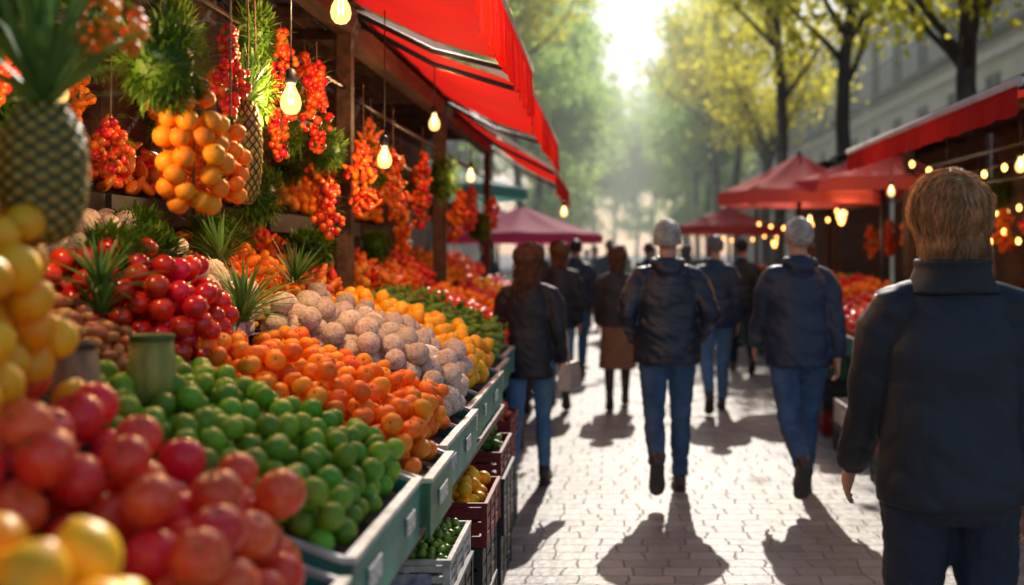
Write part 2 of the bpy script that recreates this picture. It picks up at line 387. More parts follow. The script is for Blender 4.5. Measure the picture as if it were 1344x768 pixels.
    prof=[(hem,.198*B,.145*B,-.005),(hem+.01,.2*B,.148*B,-.005),(1.0,.190*B,.142*B,-.003),(1.15,.183*B,.136*B,0),(1.28,.190*B,.134*B,0),(1.36,.172*B,.120*B,-.004),(1.41,.138*B,.104*B,-.008),(1.445,.104,.092,-.008),(1.475,.082,.080,-.004),(1.50+min(collar,.02),.076,.078,.0)]
    if slim<1: prof=[(z,rx*(.84 if 1.0<z<1.25 else .94),ry*.90,cy) for z,rx,ry,cy in prof]
    j.loft([ering(z+o,rx,ry,cy,e=2.1) for z,rx,ry,cy in prof])
    for si in (-1,1):
        sh,el,wr,fd=A[si]
        j.path([Vector((si*.05,-.005,1.425+o)),Vector((si*.11,-.004,1.408+o)),sh+Vector((-si*.014,0,-.006)),sh+(el-sh)*.22,(sh+el)/2,el,(el+wr)/2,wr+fd*-.005],[.042,.054*B,.064*B,.071*B,.067*B,.058*B,.054*B,.046*B],14)
        j.ell(sh+Vector((-si*.014,0,-.014)),(.068*B,.070*B,.064*B),14,10)
    me=remesh_me(j,vox,5 if not quilt else 3,'jacket',M[jacket]); folds(me,.012*B*fold,6,9 if fold<1 else 12,quilt,seed=loc[1])
    addme('jacket',me,E)
    if collar>.05:
        c=MB()
        c.loft([ering(z+o,rx,ry,cy,24,e=2) for z,rx,ry,cy in ((1.425,.135,.108,-.010),(1.455,.112,.106,-.014),(1.49,.100,.102,-.018),(1.515,.104,.106,-.022),(1.519,.092,.094,-.020),(1.49,.084,.086,-.014),(1.455,.08,.082,-.008))])
        me=remesh_me(c,.007,2,'collar',M[jacket]); folds(me,.005,9,14); addme('collar',me,E)
    if hood:
        c=MB(); c.ell((0,-.085,1.470+o),(.108,.046,.050),16,12); c.ell((0,-.105,1.430+o),(.082,.034,.07),16,12)
        for s in (-1,1): c.path([(s*.075,-.09,1.475+o),(s*.092,-.03,1.48+o),(s*.082,.04,1.46+o)],[.032,.028,.02],12)
        me=remesh_me(c,vox,3,'hood',M[jacket]); folds(me,.010,10,18,seed=5); addme('hood',me,E)
    for si in (-1,1):
        h,k,a,fp=J[si]; Rm=Matrix.Rotation(-rad(fp),3,'X'); so=None
        for nm,m_,prof in (('shoe','%s'%shoem,((-.078,.020,-.07,-.02),(-.065,.034,-.072,.02),(-.03,.041,-.073,.055),(.02,.042,-.073,.05),(.07,.045,-.073,.0),(.13,.047,-.073,-.025),(.175,.040,-.073,-.04),(.198,.02,-.070,-.055))),
                           ('shoe_sole','sole',((-.082,.022,-.088,-.066),(-.07,.036,-.088,-.066),(-.03,.042,-.088,-.066),(.03,.040,-.088,-.066),(.09,.049,-.088,-.066),(.14,.050,-.088,-.066),(.185,.040,-.088,-.066),(.205,.018,-.086,-.066)))):
            s_=MB(); rr=[]
            for y,hw,z0,z1 in prof:
                cz=(z0+z1)/2; hz=(z1-z0)/2; ring=[]
                for q in range(14):
                    tt=2*math.pi*q/14; c=math.cos(tt); ss=math.sin(tt)
                    ring.append(a+Rm@Vector((hw*math.copysign(abs(c)**.7,c),y,cz+hz*math.copysign(abs(ss)**.7,ss))))
                rr.append(ring)
            s_.loft(rr)
            ob=s_.obj(nm,M[m_],E,True,local=True); fixn(ob)
            if so is None: so=ob
            else: ob.parent=so; ob.location=ob.location-so.location
    # hair: guide strands hug the skull, each with a clump of strands that converge to the tip
    hb=MB()
    def keepcap(q):
        if q.z<-.055: return False
        if q.y>.045 and q.z<.055: return False
        if style=='short' and abs(q.x)>.052 and q.y>-.05 and q.z<.0: return False
        return True
    rk='roots_'+hair
    hb.ell(hp(0,-.014,.018),(.0764,.0895,.096),28,20,M=HR,keep=keepcap,mi=1 if rk in M else 0)
    per={'short':8,'shag':24,'long':14}[style]; ng=max(50,locks//per)
    crown=Vector((.0,-.45,.9)).normalized()
    for g in range(ng):
        while True:
            u=Vector((random.gauss(0,1),random.gauss(0,1),random.gauss(0,1))).normalized()
            if u.z<-.55: continue
            if u.y>.35 and u.z<.45: continue
            if u.z<-.1 and u.y>0: continue
            if style=='short' and abs(u.x)>.70 and u.y>-.45 and u.z<0: continue
            break
        fl=u-crown*u.dot(crown)                # hair flows away from the crown over the skull
        if fl.length<.15: fl=Vector((U(-1,1),U(-1,1),-.2))
        fl.normalize(); fl=(fl+Vector((0,0,-.5*(1-max(0,u.z))))).normalized()
        if style=='short':
            ln=U(.022,.045); d=(fl+Vector((U(-.35,.35),U(-.35,.35),U(-.1,.1)))).normalized(); nseg=4; lay=U(1.04,1.14)
        elif style=='shag':
            ln=.10+.16*max(0,u.z+.25)+U(-.03,.03); ln=max(.05,ln); d=(fl+Vector((U(-.45,.45),U(-.3,.3),U(-.1,.1)))).normalized(); nseg=11; lay=U(1.03,1.20)
        else:
            ln=long*U(.7,1.05)*(1 if u.z>0 else .85); d=(fl+Vector((U(-.2,.2),U(-.2,.2),0))).normalized(); nseg=11; lay=U(1.04,1.16)
        p=Vector((u.x*.078,-.014+u.y*.090,.018+u.z*.097)); pts=[p.copy()]
        w=U(0,6.3); wa=U(.3,.7); free=False
        for k in range(nseg):
            p=p+d*ln/nseg
            e_=Vector((p.x/.078,(p.y+.014)/.090,(p.z-.018)/.097)); l_=1+(lay-1)*min(1,(k+1)/3)
            if p.z<-.045: free=True
            if not free or e_.length<1.02:
                lw=l_+(.03*math.sin(w+k*1.1) if style!='short' else .0)
                e_=e_.normalized()*max(lw,1.02); p2=Vector((e_.x*.078,-.014+e_.y*.090,.018+e_.z*.097))
                nn=e_.normalized(); p=p2; d=(d-nn*d.dot(nn)).normalized() if (d-nn*d.dot(nn)).length>.05 else d
            if style=='long' and p.z<-.12:
                lim=-.085-.02*min(1,(-p.z-.12)/.1)
                if p.y>lim and abs(p.x)<.17: p.y+= (lim-p.y)*.6
            pts.append(p.copy())
            if style=='shag': d=(d*.72+Vector((0,0,-.35))+Vector((math.sin(w+k*.95)*wa*.45+(u.x*.14 if free else 0),math.cos(w+k*.85)*wa*.35-(.06 if free else 0),.10*math.sin(w*2+k)))).normalized()
            elif style=='long': d=(d*.6+Vector((u.x*.02,-.04,-.5))+Vector((math.sin(w+k*.8)*.14,math.cos(w+k*.8)*.08,0))).normalized()
            else: d=(d*.9+Vector((0,-.02,-.15))).normalized()
        r0={'short':.0015,'shag':.0015,'long':.0028}[style]*(1 if locks>1500 else 2.4)
        sp={'short':.010,'shag':.013,'long':.016}[style]*(1 if locks>1500 else 1.4)
        L_=len(pts)
        for q in range(per):
            off=Vector((random.gauss(0,sp),random.gauss(0,sp),random.gauss(0,sp*.8))); off-=u*off.dot(u)*.9
            cut=U(.75,1.0); ph=U(0,6); jw=.0015 if style=='short' else .003
            sp_=[]
            for k in range(L_):
                t=k/(L_-1); kk=t*cut*(L_-1); a0=min(L_-2,int(kk)); b0=pts[a0].lerp(pts[a0+1],kk-a0)
                sp_.append(hc+HR@(b0+off*(1-.6*t)+Vector((math.sin(ph+k)*jw,math.cos(ph+k*1.3)*jw,math.sin(ph*2+k)*jw))))
            hb.path(sp_,[r0*(1-.75*(k/(L_-1))**1.5) for k in range(L_)],3,cap=False)
    addme('hair',hb.mesh('hair',[M[hair],M[rk]] if rk in M else M[hair]),E)
    E.rotation_euler=(0,0,rad(yaw)); s=H/1.75; E.scale=(s,s,s)
    return E

person('man in black jacket with raised collar and shaggy dark blond hair',(.905,3.02,.004),4,1.745,legs=((6,6,0),(-4,6,4)),arms=((14,6,22),(-4,8,14)),jacket='jblack',trous='jeansd',hair='hblond',style='shag',hem=.87,collar=.07,bulk=1.0,vox=.008,locks=15000,headturn=18,fold=.75)
person('man with white hair in navy quilted hooded jacket, mid stride',(.37,7.25,.004),0,1.75,legs=((-16,44,52),(14,8,0)),arms=((-14,20,58),(-14,20,58)),jacket='jnavy',trous='jeans',hair='hgrey',style='short',hem=.84,quilt=.003,hood=True,bulk=1.12,vox=.010,locks=7000,pockets=True,headturn=-6)
person('man with short grey hair in navy hooded jacket and jeans',(1.19,7.15,.004),3,1.78,legs=((-20,42,50),(19,6,0)),arms=((18,9,22),(-16,9,18)),jacket='jblue',trous='jeans',hair='hgrey',style='short',hem=.84,hood=True,bulk=1.08,vox=.010,locks=7000,fold=.9,headturn=10)
wom=person('woman with long brown hair in black coat and skinny jeans',(-.52,7.35,.004),-3,1.60,legs=((-12,30,42),(18,6,0)),arms=((12,9,24),(-10,9,34)),jacket='jblack',trous='jeansl',hair='hbrown',style='long',hem=.80,slim=.86,bulk=.98,vox=.010,locks=4500,long=.32,headturn=-8)
person('man with grey hair in dark blue jacket and light jeans',(1.02,11.0,.004),0,1.72,legs=((-14,32,38),(16,6,0)),arms=((14,8,20),(-12,8,20)),jacket='jblue',trous='jeansl',hair='hgrey2',vox=.014,locks=1600,bulk=1.1)
person('woman in dark short coat and tan skirt with boots',(.08,11.2,.004),0,1.58,legs=((-10,24,30),(16,6,0)),jacket='jgrey',trous='tan',skirt=True,hair='hbrown',style='long',long=.22,vox=.014,locks=900,hem=.88)
person('woman in black coat and jeans with shoulder length hair',(-.50,11.3,.004),0,1.66,legs=((16,6,0),(-14,30,36)),jacket='jblack',trous='jeansl',hair='hbrown',style='long',long=.25,vox=.014,locks=900,slim=.88)
person('person in black jacket and brown hair walking beside the stalls',(1.74,10.2,.004),6,1.68,jacket='jblack',trous='jeansd',hair='hbrown',style='long',long=.2,vox=.014,locks=900)
person('person in black coat standing by the fruit stall',(-1.55,14.3,.004),60,1.72,legs=((3,4,0),(-3,6,2)),jacket='jblack',trous='jeansd',hair='hdark',vox=.016,locks=500)
person('person in dark puffer jacket walking away in the crowd',(-.42,14.2,.004),0,1.72,jacket='jnavy',trous='jeans',hair='hdark',vox=.016,locks=500)
person('person in dark jacket among the distant crowd',(1.7,14.6,.004),0,1.72,jacket='jblack',trous='jeansd',hair='hdark',vox=.016,locks=500)
far=person('person in dark jacket among the distant crowd',(.6,17.5,.004),0,1.70,jacket='jblue',trous='jeansd',hair='hbrown',vox=.018,locks=400)
far2=person('person in dark jacket among the distant crowd',(-.75,18.6,.004),4,1.66,legs=((-12,28,30),(14,6,0)),jacket='jblack',trous='jeans',hair='hdark',style='long',long=.25,vox=.018,locks=400)
def copy_tree(o,parent=None):
    c=o.copy(); COL.objects.link(c)
    if parent is not None: c.parent=parent
    for ch in list(o.children): copy_tree(ch,c)
    return c
for i,(x,y) in enumerate([(-1.3,20),(.0,20.5),(1.4,21),(-.3,23),(1.7,19),(.9,24.5),(-1.0,25),(1.7,26),(.3,27.5),(-.6,30),(1.2,31),(1.6,23),(-1.7,28),(2.0,34),(0,35),(-1.1,36)]):
    c=copy_tree(far if i%2 else far2); c.location=(x,y,.004); k=U(.93,1.05)*c.scale[0]; c.scale=(k,k,k); c.rotation_euler=(0,0,U(-.3,.3)+(math.pi if i%5==3 else 0))
hb=MB(); 
hb.loft([[(x*s,y*.045*s2,z) for x,y in ((-.12,-1),(.12,-1),(.13,0),(.12,1),(-.12,1),(-.13,0))] for z,s,s2 in ((0,.9,.8),(.01,1,1),(.1,1,1.05),(.17,.92,.6),(.175,.88,.5))])
hb.v=[(x*.25+y*.9-.0,x*.9+y*.2,z) for x,y,z in hb.v]
E=empty('handbag',(-.255,7.33,.66)); tag(E,'beige leather handbag hanging beside woman in black coat','handbag')
addme('bag_body',hb.mesh('bag_body',M['bag'],False),E)
hs=MB(); hs.path([(.0,-.07,.16),(-.01,-.06,.33),(-.05,0,.50),(-.02,.05,.33),(0,.07,.16)],[.006]*5,6); addme('shoulder_strap',hs.mesh('strap',M['bag']),E)

# ------------------------------------------------------------------ fruit system
def fruit_mesh(kind,lo):
    sg,rg=(10,7) if lo else (22,14)
    mb=MB()
    if kind=='root' and not lo: sg,rg=36,24
    mb.ell((0,0,0),.5,sg,rg)
    a=np.array(mb.v)
    def disp(fn):
        nonlocal a
        a=np.array([fn(Vector(p)) for p in a])
    if kind in('tomato','apple_rose','mandarin','orange','plum'):
        sq={'tomato':.88,'apple_rose':.94,'mandarin':.84,'orange':.97,'plum':.96}[kind]; dm={'tomato':.10,'apple_rose':.10,'mandarin':.07,'orange':.02,'plum':.07}[kind]
        def fn(p):
            r=math.hypot(p.x,p.y); z=p.z*sq
            if r<.3: z-=math.copysign(1,p.z)*dm*(1-r/.3)**1.5*(1 if p.z>0 else .5)
            lob=1+(.03*math.cos(5*math.atan2(p.y,p.x)) if kind=='tomato' else 0)
            return (p.x*lob,p.y*lob,z)
        disp(fn)
    elif kind=='lime': disp(lambda p:(p.x*.95,p.y*.95,p.z*1.04+(math.copysign(.05,p.z)*max(0,1-math.hypot(p.x,p.y)/.15))))
    elif kind=='lemon': disp(lambda p:(p.x*.96,p.y*.94,p.z*1.05+(math.copysign(.05,p.z)*max(0,1-math.hypot(p.x,p.y)/.2))))
    elif kind=='root': disp(lambda p:tuple(p*(.97+.04*noise.noise(p*3)+.10*abs(noise.noise(p*8))+.08*noise.noise(p*15))))
    elif kind=='cuc': disp(lambda p:(p.x*.55*(1-.15*p.z),p.y*.55+.2*(p.z*p.z),p.z*1.35))
    elif kind=='pepper': disp(lambda p:(p.x*(.62-.5*p.z*.7)+.1*p.z,p.y*(.62-.5*p.z*.7),p.z*1.5))
    elif kind=='date': disp(lambda p:(p.x*.75,p.y*.75,p.z*1.15))
    mb.v=[tuple(p) for p in a]
    mats=[M[kind]]
    if not lo and kind in('tomato','apple_rose','mandarin','plum','orange','pepper'):
        z0=max(p[2] for p in mb.v if math.hypot(p[0],p[1])<.08) if kind!='pepper' else -.72
        mats.append(M['stem'])
        sgn=1 if z0>0 else -1
        mb.path([(0,0,z0-.03*sgn),(.01,.01,z0+.05*sgn),(.03,0,z0+.12*sgn)],[.03,.022,.026],6,mi=1)
        if kind in('tomato','mandarin','orange'):
            for k in range(5):
                t=k*1.257+.3; rr=.17 if kind=='tomato' else .07
                c,s_=math.cos(t),math.sin(t)
                mb.add([(-s_*.03,c*.03,z0+.01),(s_*.03,-c*.03,z0+.01),(c*rr,s_*rr,z0+.03)],[(0,1,2)],1)
    return mb.mesh(kind,mats)
FK={}
for k in ('tomato','apple_rose','mandarin','orange','plum','lime','lemon','root','cuc','pepper','date','grape','berry'):
    FK[k]=(fruit_mesh(k,False),fruit_mesh(k,True))
NM={'tomato':('tomato','red ripe tomato heaped in a market tray','tomato'),'apple_rose':('apple','glossy red apple heaped in a market tray','apple'),
 'mandarin':('mandarin','bright orange mandarin heaped in a market tray','mandarin orange'),'orange':('orange_fruit','round orange piled on the stall display','orange'),
 'plum':('plum','glossy dark red plum piled in a basket','plum'),'lime':('lime','green lime heaped in a market tray','lime'),
 'lemon':('yellow_mango','large yellow fruit heaped on the stall','mango'),'root':('root_vegetable','round rough beige root vegetable on the stall','root vegetable'),
 'cuc':('cucumber','short green cucumber on the stall display','cucumber'),'pepper':('pepper','red orange pepper on the stall display','pepper'),
 'date':('date_fruit','small tan fruit heaped on the stall','date'),'grape':('olive','small green olive heaped in a crate','olive'),'berry':('red_berry','small red berry heaped on the stall','berry')}
PL={k:[] for k in FK}
def heap(kind,xf,xb,y0,y1,zf,zb,d,bulge=.04,layers=2,fill=None):
    """fruit dropped one by one on a sloping bed; each comes to rest on those below"""
    dx=xb-xf; area=abs(dx)*(y1-y0)
    n=int(area/(d*d)*(fill or (1.05+.95*(layers-1))))
    P=np.zeros((n,3)); K=16; c2=(d*.95)**2; m=.42*d
    for i in range(n):
        s=np.random.rand(K); t=np.random.rand(K)
        L=abs(dx); v=(m+s*(L-2*m))/L; yy=y0+m+t*((y1-y0)-2*m); u=(yy-y0)/(y1-y0)
        X=xf+dx*v; bed=zf+(zb-zf)*v+bulge*(np.sin(np.pi*u)*np.sin(np.pi*v))**.6+d*.5
        Z=bed.copy()
        if i:
            r2=(X[:,None]-P[None,:i,0])**2+(yy[:,None]-P[None,:i,1])**2
            hh=np.where(r2<c2,P[None,:i,2]+np.sqrt(np.maximum(c2-r2,0)),-1e3).max(1); Z=np.maximum(Z,hh)
        q=int(np.argmin(Z-bed)); P[i]=(X[q],yy[q],Z[q])
        PL[kind].append((Vector(P[i].tolist()),(U(-1.1,1.1),U(-1.1,1.1),U(0,6.28)),d*U(.90,1.04),1 if Z[q]-bed[q]>.35*d else 0))
def flush():
    for k,pl in PL.items():
        if not pl: continue
        hi,lo=FK[k]; nm,lab,cat=NM[k]
        pl.sort(key=lambda q:(q[0]-Vector((0,0,1.55))).length-(0.9 if q[3]>0 else 0))
        n=min(len(pl),290)
        for (p,r,s,ly) in pl[:n]:
            o=bpy.data.objects.new(nm,hi); COL.objects.link(o); o.location=p; o.scale=(s,s,s)
            o.rotation_euler=r if k not in('cuc','date') else (r[0],1.57+r[1]*.3,r[2]*.12+.3)
            tag(o,lab,cat,nm.replace('_',' ')+' heap on the stalls')
        rest=pl[n:]
        if rest:
            base=np.array([v.co[:] for v in lo.vertices]); faces=[tuple(p.vertices) for p in lo.polygons]
            V=[]; F=[]; c=0
            for (p,r,s,ly) in rest:
                Rm=np.array(Euler(r).to_matrix())
                V.append(base@Rm.T*s+np.array(p)); F.extend([tuple(i+c for i in f) for f in faces]); c+=len(base)
            V=np.concatenate(V)
            me=bpy.data.meshes.new(nm+'_mass'); me.from_pydata(V.tolist(),[],F); me.materials.append(M[k])
            me.polygons.foreach_set('use_smooth',[True]*len(F)); me.update()
            o=bpy.data.objects.new(nm+'_mass',me); COL.objects.link(o); tag(o,'far heaps of '+lab.split(' heaped')[0].split(' piled')[0].split(' on ')[0]+' on the stalls',cat); o["kind"]="stuff"

def tray(xf,xb,y0,y1,zf,zb,side='teal',h=.11,rim=True,lab='shallow produce tray with teal side and white rim',cards=True):
    E=empty('produce_tray',((xf+xb)/2,(y0+y1)/2,min(zf,zb))); tag(E,lab,'tray','produce trays on the market stalls')
    sg=1 if xb>xf else -1
    b=MB(); b.slab(xf+sg*.004,zf-.004,xb-sg*.004,zb-.004,y0+.004,y1-.004,.015); b.obj('tray_bed',M['liner'],E)
    w=MB(); t=.012
    w.box(min(xf,xf-sg*t),max(xf,xf-sg*t),y0,y1,zf-h,zf+.028)
    for y in (y0,y1-t): w.slab(xf+sg*.001,zf+.026,xb,zb+.026,y,y+t,h)
    w.box(min(xb,xb+sg*t),max(xb,xb+sg*t),y0,y1,zb-h,zb+.026)
    w.obj('tray_wall',M[side],E)
    if rim:
        r=MB(); r.box(min(xf-sg*.018,xf+sg*.006),max(xf-sg*.018,xf+sg*.006),y0-.004,y1+.004,zf+.029,zf+.041)
        for y in (y0-.004,y1-.010): r.slab(xf+sg*.008,zf+.041,xb,zb+.041,y,y+.014,.012)
        r.obj('tray_rim',M['white'],E)
        if cards:
            yy=y0+.05+U(0,.1)
            while yy<y1-.14:
                c=MB(); wd=U(.06,.14); xx=xf-sg*(t+.003); hh=U(.03,.06); c.box(min(xx,xx-sg*.003),max(xx,xx-sg*.003),yy,yy+wd,zf-.02-hh,zf-.015); c.obj('price_card',M['paper' if R()<.6 else 'blue'],E); yy+=wd+U(.15,.45)
    return E
def crate(x0,x1,y0,y1,z0,h,mat,lab,label=None,slats=3):
    E=empty('plastic_crate',((x0+x1)/2,(y0+y1)/2,z0)); tag(E,lab,'crate','crates stacked under the stalls')
    b=MB(); t=.012; b.box(x0+t,x1-t,y0+t,y1-t,z0,z0+.01); b.obj('crate_base',mat,E)
    w=MB(); gap=.012; sh=(h-gap*(slats-1))/slats
    for i in range(slats):
        za=z0+i*(sh+gap); zb=za+sh
        w.box(x0,x1,y0,y0+t,za,zb); w.box(x0,x1,y1-t,y1,za,zb); w.box(x0,x0+t,y0+t+.001,y1-t-.001,za,zb); w.box(x1-t,x1,y0+t+.001,y1-t-.001,za,zb)
    for x in (x0-.004,x1-.018):
        for y in (y0-.004,y1-.018): w.box(x,x+.022,y,y+.022,z0,z0+h+.003)
    for f in (.33,.66):
        w.box(x0+(x1-x0)*f-.008,x0+(x1-x0)*f+.008,y0-.003,y0+t-.002,z0+.001,z0+h-.001); w.box(x1-t+.002,x1+.003,y0+(y1-y0)*f-.008,y0+(y1-y0)*f+.008,z0+.001,z0+h-.001)
    w.box(x0-.006,x1+.006,y0-.006,y0+.008,z0+h+.004,z0+h+.018); w.box(x0-.006,x1+.006,y1-.008,y1+.006,z0+h+.004,z0+h+.018)
    w.box(x0-.006,x0+.008,y0+.009,y1-.009,z0+h+.004,z0+h+.018); w.box(x1-.008,x1+.006,y0+.009,y1-.009,z0+h+.004,z0+h+.018)
    w.obj('crate_wall',mat,E)
    if label:
        l=MB(); l.box(x0+.05,x1-.05,y0-.010,y0-.0045,z0+.02,z0+h-.02); l.obj('crate_label',M[label],E)
    return E

# ------------------------------------------------------------------ market stalls
def stall(side,y0,y1,xf,xb,zf,zb,xw,awn=None,wallh=2.9,lab='',skirtm='cloth',wall=True,skx=.18,posts=True,fab='awn'):
    sg=side
    E=empty('market_stall',((xf+xw)/2,(y0+y1)/2,0.004)); tag(E,lab,'market stall','market stalls lining the street')
    k=(zb-zf)/(xb-xf)
    t=MB(); t.slab(xf+sg*.05,zf-.15+k*sg*.05,xw-sg*.06,zf-.15+k*(xw-xf-sg*.06),y0,y1,.03); t.obj('display_board',M['wood2'],E)
    for y in np.arange(y0+.1,y1,(y1-y0-.2)/2.001):
        for x in (xf+sg*.12,xb):
            l=MB(); l.box(x-.025,x+.025,y-.025,y+.025,.004,zf-.19+k*(x-xf)); l.obj('leg',M['wood'],E)
    n=60; c=MB(); xs=xf+sg*skx; vs=[]
    for i in range(n+1):
        y=y0+(y1-y0)*i/n; o_=.02*math.sin(i*1.7)+.012*math.sin(i*.9)
        vs+= [(xs+o_*.3,y,zf-.19+k*skx*sg),(xs+o_*1.6,y,.03)]
    c.add(vs,[(2*i,2*i+2,2*i+3,2*i+1) for i in range(n)]); c.obj('table_cloth',M[skirtm],E,True)
    if wall:
        w=MB(); n=int((y1-y0)/.14)
        for i in range(n):
            a=y0+(y1-y0)*i/n; b_=y0+(y1-y0)*(i+1)/n-.006
            w.box(min(xw,xw+sg*.03),max(xw,xw+sg*.03),a,b_,.004,wallh)
        w.box(min(xw+sg*.031,xw+sg*.05),max(xw+sg*.031,xw+sg*.05),y0,y1,.004,wallh)
        w.obj('back_wall',M['wood'],E)
    if posts:
        for y in (y0+.05,y1-.05):
            p=MB(); p.box(xb-.035,xb+.035,y-.035,y+.035,.004,2.62); p.obj('post',M['wood'],E)
        b=MB(); b.box(xb-.05,xb+.05,y0,y1,2.621,2.74); b.obj('beam',M['wood'],E)
        for i in range(int((y1-y0)/.6)+1):
            y=y0+.12+i*.6
            if y<y1: 
                b=MB(); b.box(min(xb,xw),max(xb,xw),y-.02,y+.02,2.745,2.80); b.obj('rafter',M['wood'],E)
        r=MB(); nn=7
        for i in range(nn):
            a=xb-sg*.08+(xw+sg*.1-xb+sg*.08)*i/nn; c_=xb-sg*.08+(xw+sg*.1-xb+sg*.08)*(i+1)/nn-sg*.004
            r.box(min(a,c_),max(a,c_),y0,y1,2.805,2.83)
        r.obj('stall_roof',M['wood'],E)
        for z in (2.1,2.35):
            b=MB(); b.tube((xb,y0+.1,z),(xb,y1-.1,z),.012,n=8); b.obj('hanging_rail',M['metal'],E,True)
    if awn:
        (ax0,az0,ax1,az1,ya,yb,vh)=awn
        A=MB(); nx,ny=10,36; vs=[]
        for i in range(nx+1):
            for j in range(ny+1):
                u=i/nx; v=j/ny
                z=az0+(az1-az0)*u-.05*math.sin(math.pi*u)-.02*abs(math.sin(v*math.pi*4))*math.sin(math.pi*u)+.006*noise.noise((u*5,v*14,0))
                vs.append((ax0+(ax1-ax0)*u,ya+(yb-ya)*v,z))
        A.add(vs,[(i*(ny+1)+j,(i+1)*(ny+1)+j,(i+1)*(ny+1)+j+1,i*(ny+1)+j+1) for i in range(nx) for j in range(ny)])
        A.obj('awning',M[fab],E,True)
        V=MB(); vs=[]; nn=120; sa=.035 if fab=='awn' else .008
        for j in range(nn+1):
            v=j/nn; y=ya+(yb-ya)*v; sc_=sa*abs(math.sin(v*math.pi*int((yb-ya)/.28)))
            wv=.010*math.sin(j*.5)+.006*math.sin(j*1.3)
            for q in range(4): vs.append((ax1+sg*-.012+wv*q/3,y,az1-.03-(vh-sa+sc_)*q/3))
        V.add(vs,[(4*j+q,4*j+4+q,4*j+5+q,4*j+1+q) for j in range(nn) for q in range(3)]); 
        V.obj('valance',M[fab],E,True)
        F=MB(); F.tube((ax1,ya,az1-.012),(ax1,yb,az1-.012),.020 if fab=='awn' else .028,n=8); F.obj('awning_trim',M['awnw'],E,True)
        for y in (ya+.02,yb-.02):
            F=MB(); F.path([(ax0,y,az0-.06),((ax0+ax1)/2,y,(az0+az1)/2-.11),(ax1,y,az1-.04)],[.014]*3,8); F.obj('awning_arm',M['metal'],E,True)
        F=MB(); F.slab(ax0,az0+.01,ax1,az1+.005,ya-.02,ya,.03); F.obj('awning_edge',M['awnw'],E)
    return E

stall(-1,1.05,5.65,-.47,-1.30,.92,1.22,-1.95,(-1.38,2.86,-.40,2.48,3.3,5.75,.24),lab='wooden fruit stall with red awning and hanging produce')
stall(-1,5.72,9.0,-.58,-1.35,.92,1.20,-1.95,(-1.42,2.86,-.42,2.42,5.95,9.1,.22),lab='fruit stall with red awning and dark timber back')
stall(-1,9.1,12.6,-.66,-1.35,.90,1.18,-2.0,(-1.42,2.85,-.46,2.24,9.5,12.7,.18),lab='market stall with lower red awning')
stall(1,6.6,11.6,2.02,3.05,.80,1.05,3.9,(3.12,2.76,2.02,2.40,5.6,9.6,.15),lab='produce stall with deep red awning and string lights',skirtm='greencl',skx=.05,fab='awnd')
stall(1,11.8,15.6,2.10,3.1,.80,1.05,3.9,(3.12,2.70,2.05,2.34,14.4,17.6,.14),lab='produce stall with low red awning',skirtm='greencl',skx=.05,fab='redpar')
stall(1,16.0,24.0,2.2,3.1,.82,1.08,3.9,(3.12,2.72,2.10,2.32,19,25,.14),lab='long produce stall far along the street',skirtm='greencl',skx=.05,fab='redpar')
stall(-1,12.9,17.5,-1.7,-2.4,.88,1.15,-3.0,None,lab='open produce table under pink parasol',posts=False,wall=False)

def front(kind,xf,y0,y1,xb,d,zf=.96,sl=.38,bulge=.03,layers=2,side='teal',**k):
    zb=zf+sl*abs(xb-xf)
    tray(xf,xb,y0,y1,zf-.01,zb-.01,side)
    heap(kind,xf-.012,xb,y0+.01,y1-.01,zf-.005,zb,d,bulge,layers,**k)
front('lemon',-.52,1.12,1.47,-1.08,.086,zf=.94,sl=.42,layers=1.8)
front('apple_rose',-.485,1.50,2.06,-1.06,.084,zf=.93,sl=.34,bulge=.03,layers=1.8)
front('lime',-.485,2.10,2.84,-1.10,.054,zf=.955,sl=.35,bulge=.03,layers=2)
front('mandarin',-.465,2.88,3.27,-1.08,.060,zf=.945,sl=.36,bulge=.03,side='green')
front('mandarin',-.49,3.31,3.70,-1.08,.056,zf=.955,sl=.36,bulge=.03)
front('root',-.50,3.75,4.18,-1.20,.078,zf=.94,bulge=.04)
front('root',-.53,4.22,4.66,-1.20,.078,zf=.94,bulge=.04,side='green')
front('lemon',-.54,4.71,5.62,-1.25,.068,zf=.93,bulge=.05)
front('cuc',-.58,5.76,6.4,-1.3,.062,zf=.92,layers=2,bulge=.05,side='green')
front('cuc',-.61,6.45,7.1,-1.3,.062,zf=.93,layers=2,bulge=.05)
front('apple_rose',-.62,7.15,7.9,-1.3,.07,zf=.91,side='white',layers=1.6)
front('mandarin',-.62,7.95,8.95,-1.3,.065,zf=.91,layers=1.6)
front('tomato',-.68,9.15,10.2,-1.3,.075,zf=.90,layers=1.5)
front('lemon',-.68,10.25,11.3,-1.3,.075,zf=.90,layers=1.5)
front('tomato',-.68,11.35,12.5,-1.3,.075,zf=.90,layers=1.5)
def back(kind,y0,y1,d,x0=-1.18,x1=-1.72,z0=1.26,sl=.5,**k):
    z1=z0+sl*abs(x1-x0); tray(x0,x1,y0,y1,z0-.01,z1-.01,'blackp',h=.09,rim=False,lab='dark back row tray holding produce')
    heap(kind,x0-.01,x1,y0+.01,y1-.01,z0,z1,d,**k)
back('lemon',1.60,2.06,.076,x0=-.905,x1=-1.34,z0=1.20,sl=.62,bulge=.12,layers=2.9)
back('date',2.36,2.76,.034,x0=-1.07,x1=-1.42,z0=1.23,sl=.45,bulge=.05)
back('plum',2.80,3.24,.062,x0=-1.0,x1=-1.45,z0=1.20,sl=.30,bulge=.10,layers=2.5)
back('root',3.30,3.8,.07,x0=-1.12,z0=1.22)
back('date',3.85,4.4,.04,x0=-1.22,z0=1.25)
back('mandarin',4.43,5.0,.055,x0=-1.27,z0=1.26)
back('pepper',5.03,5.6,.06,x0=-1.27,z0=1.26,bulge=.06)
back('orange',5.74,6.6,.065,x0=-1.33,z0=1.24)
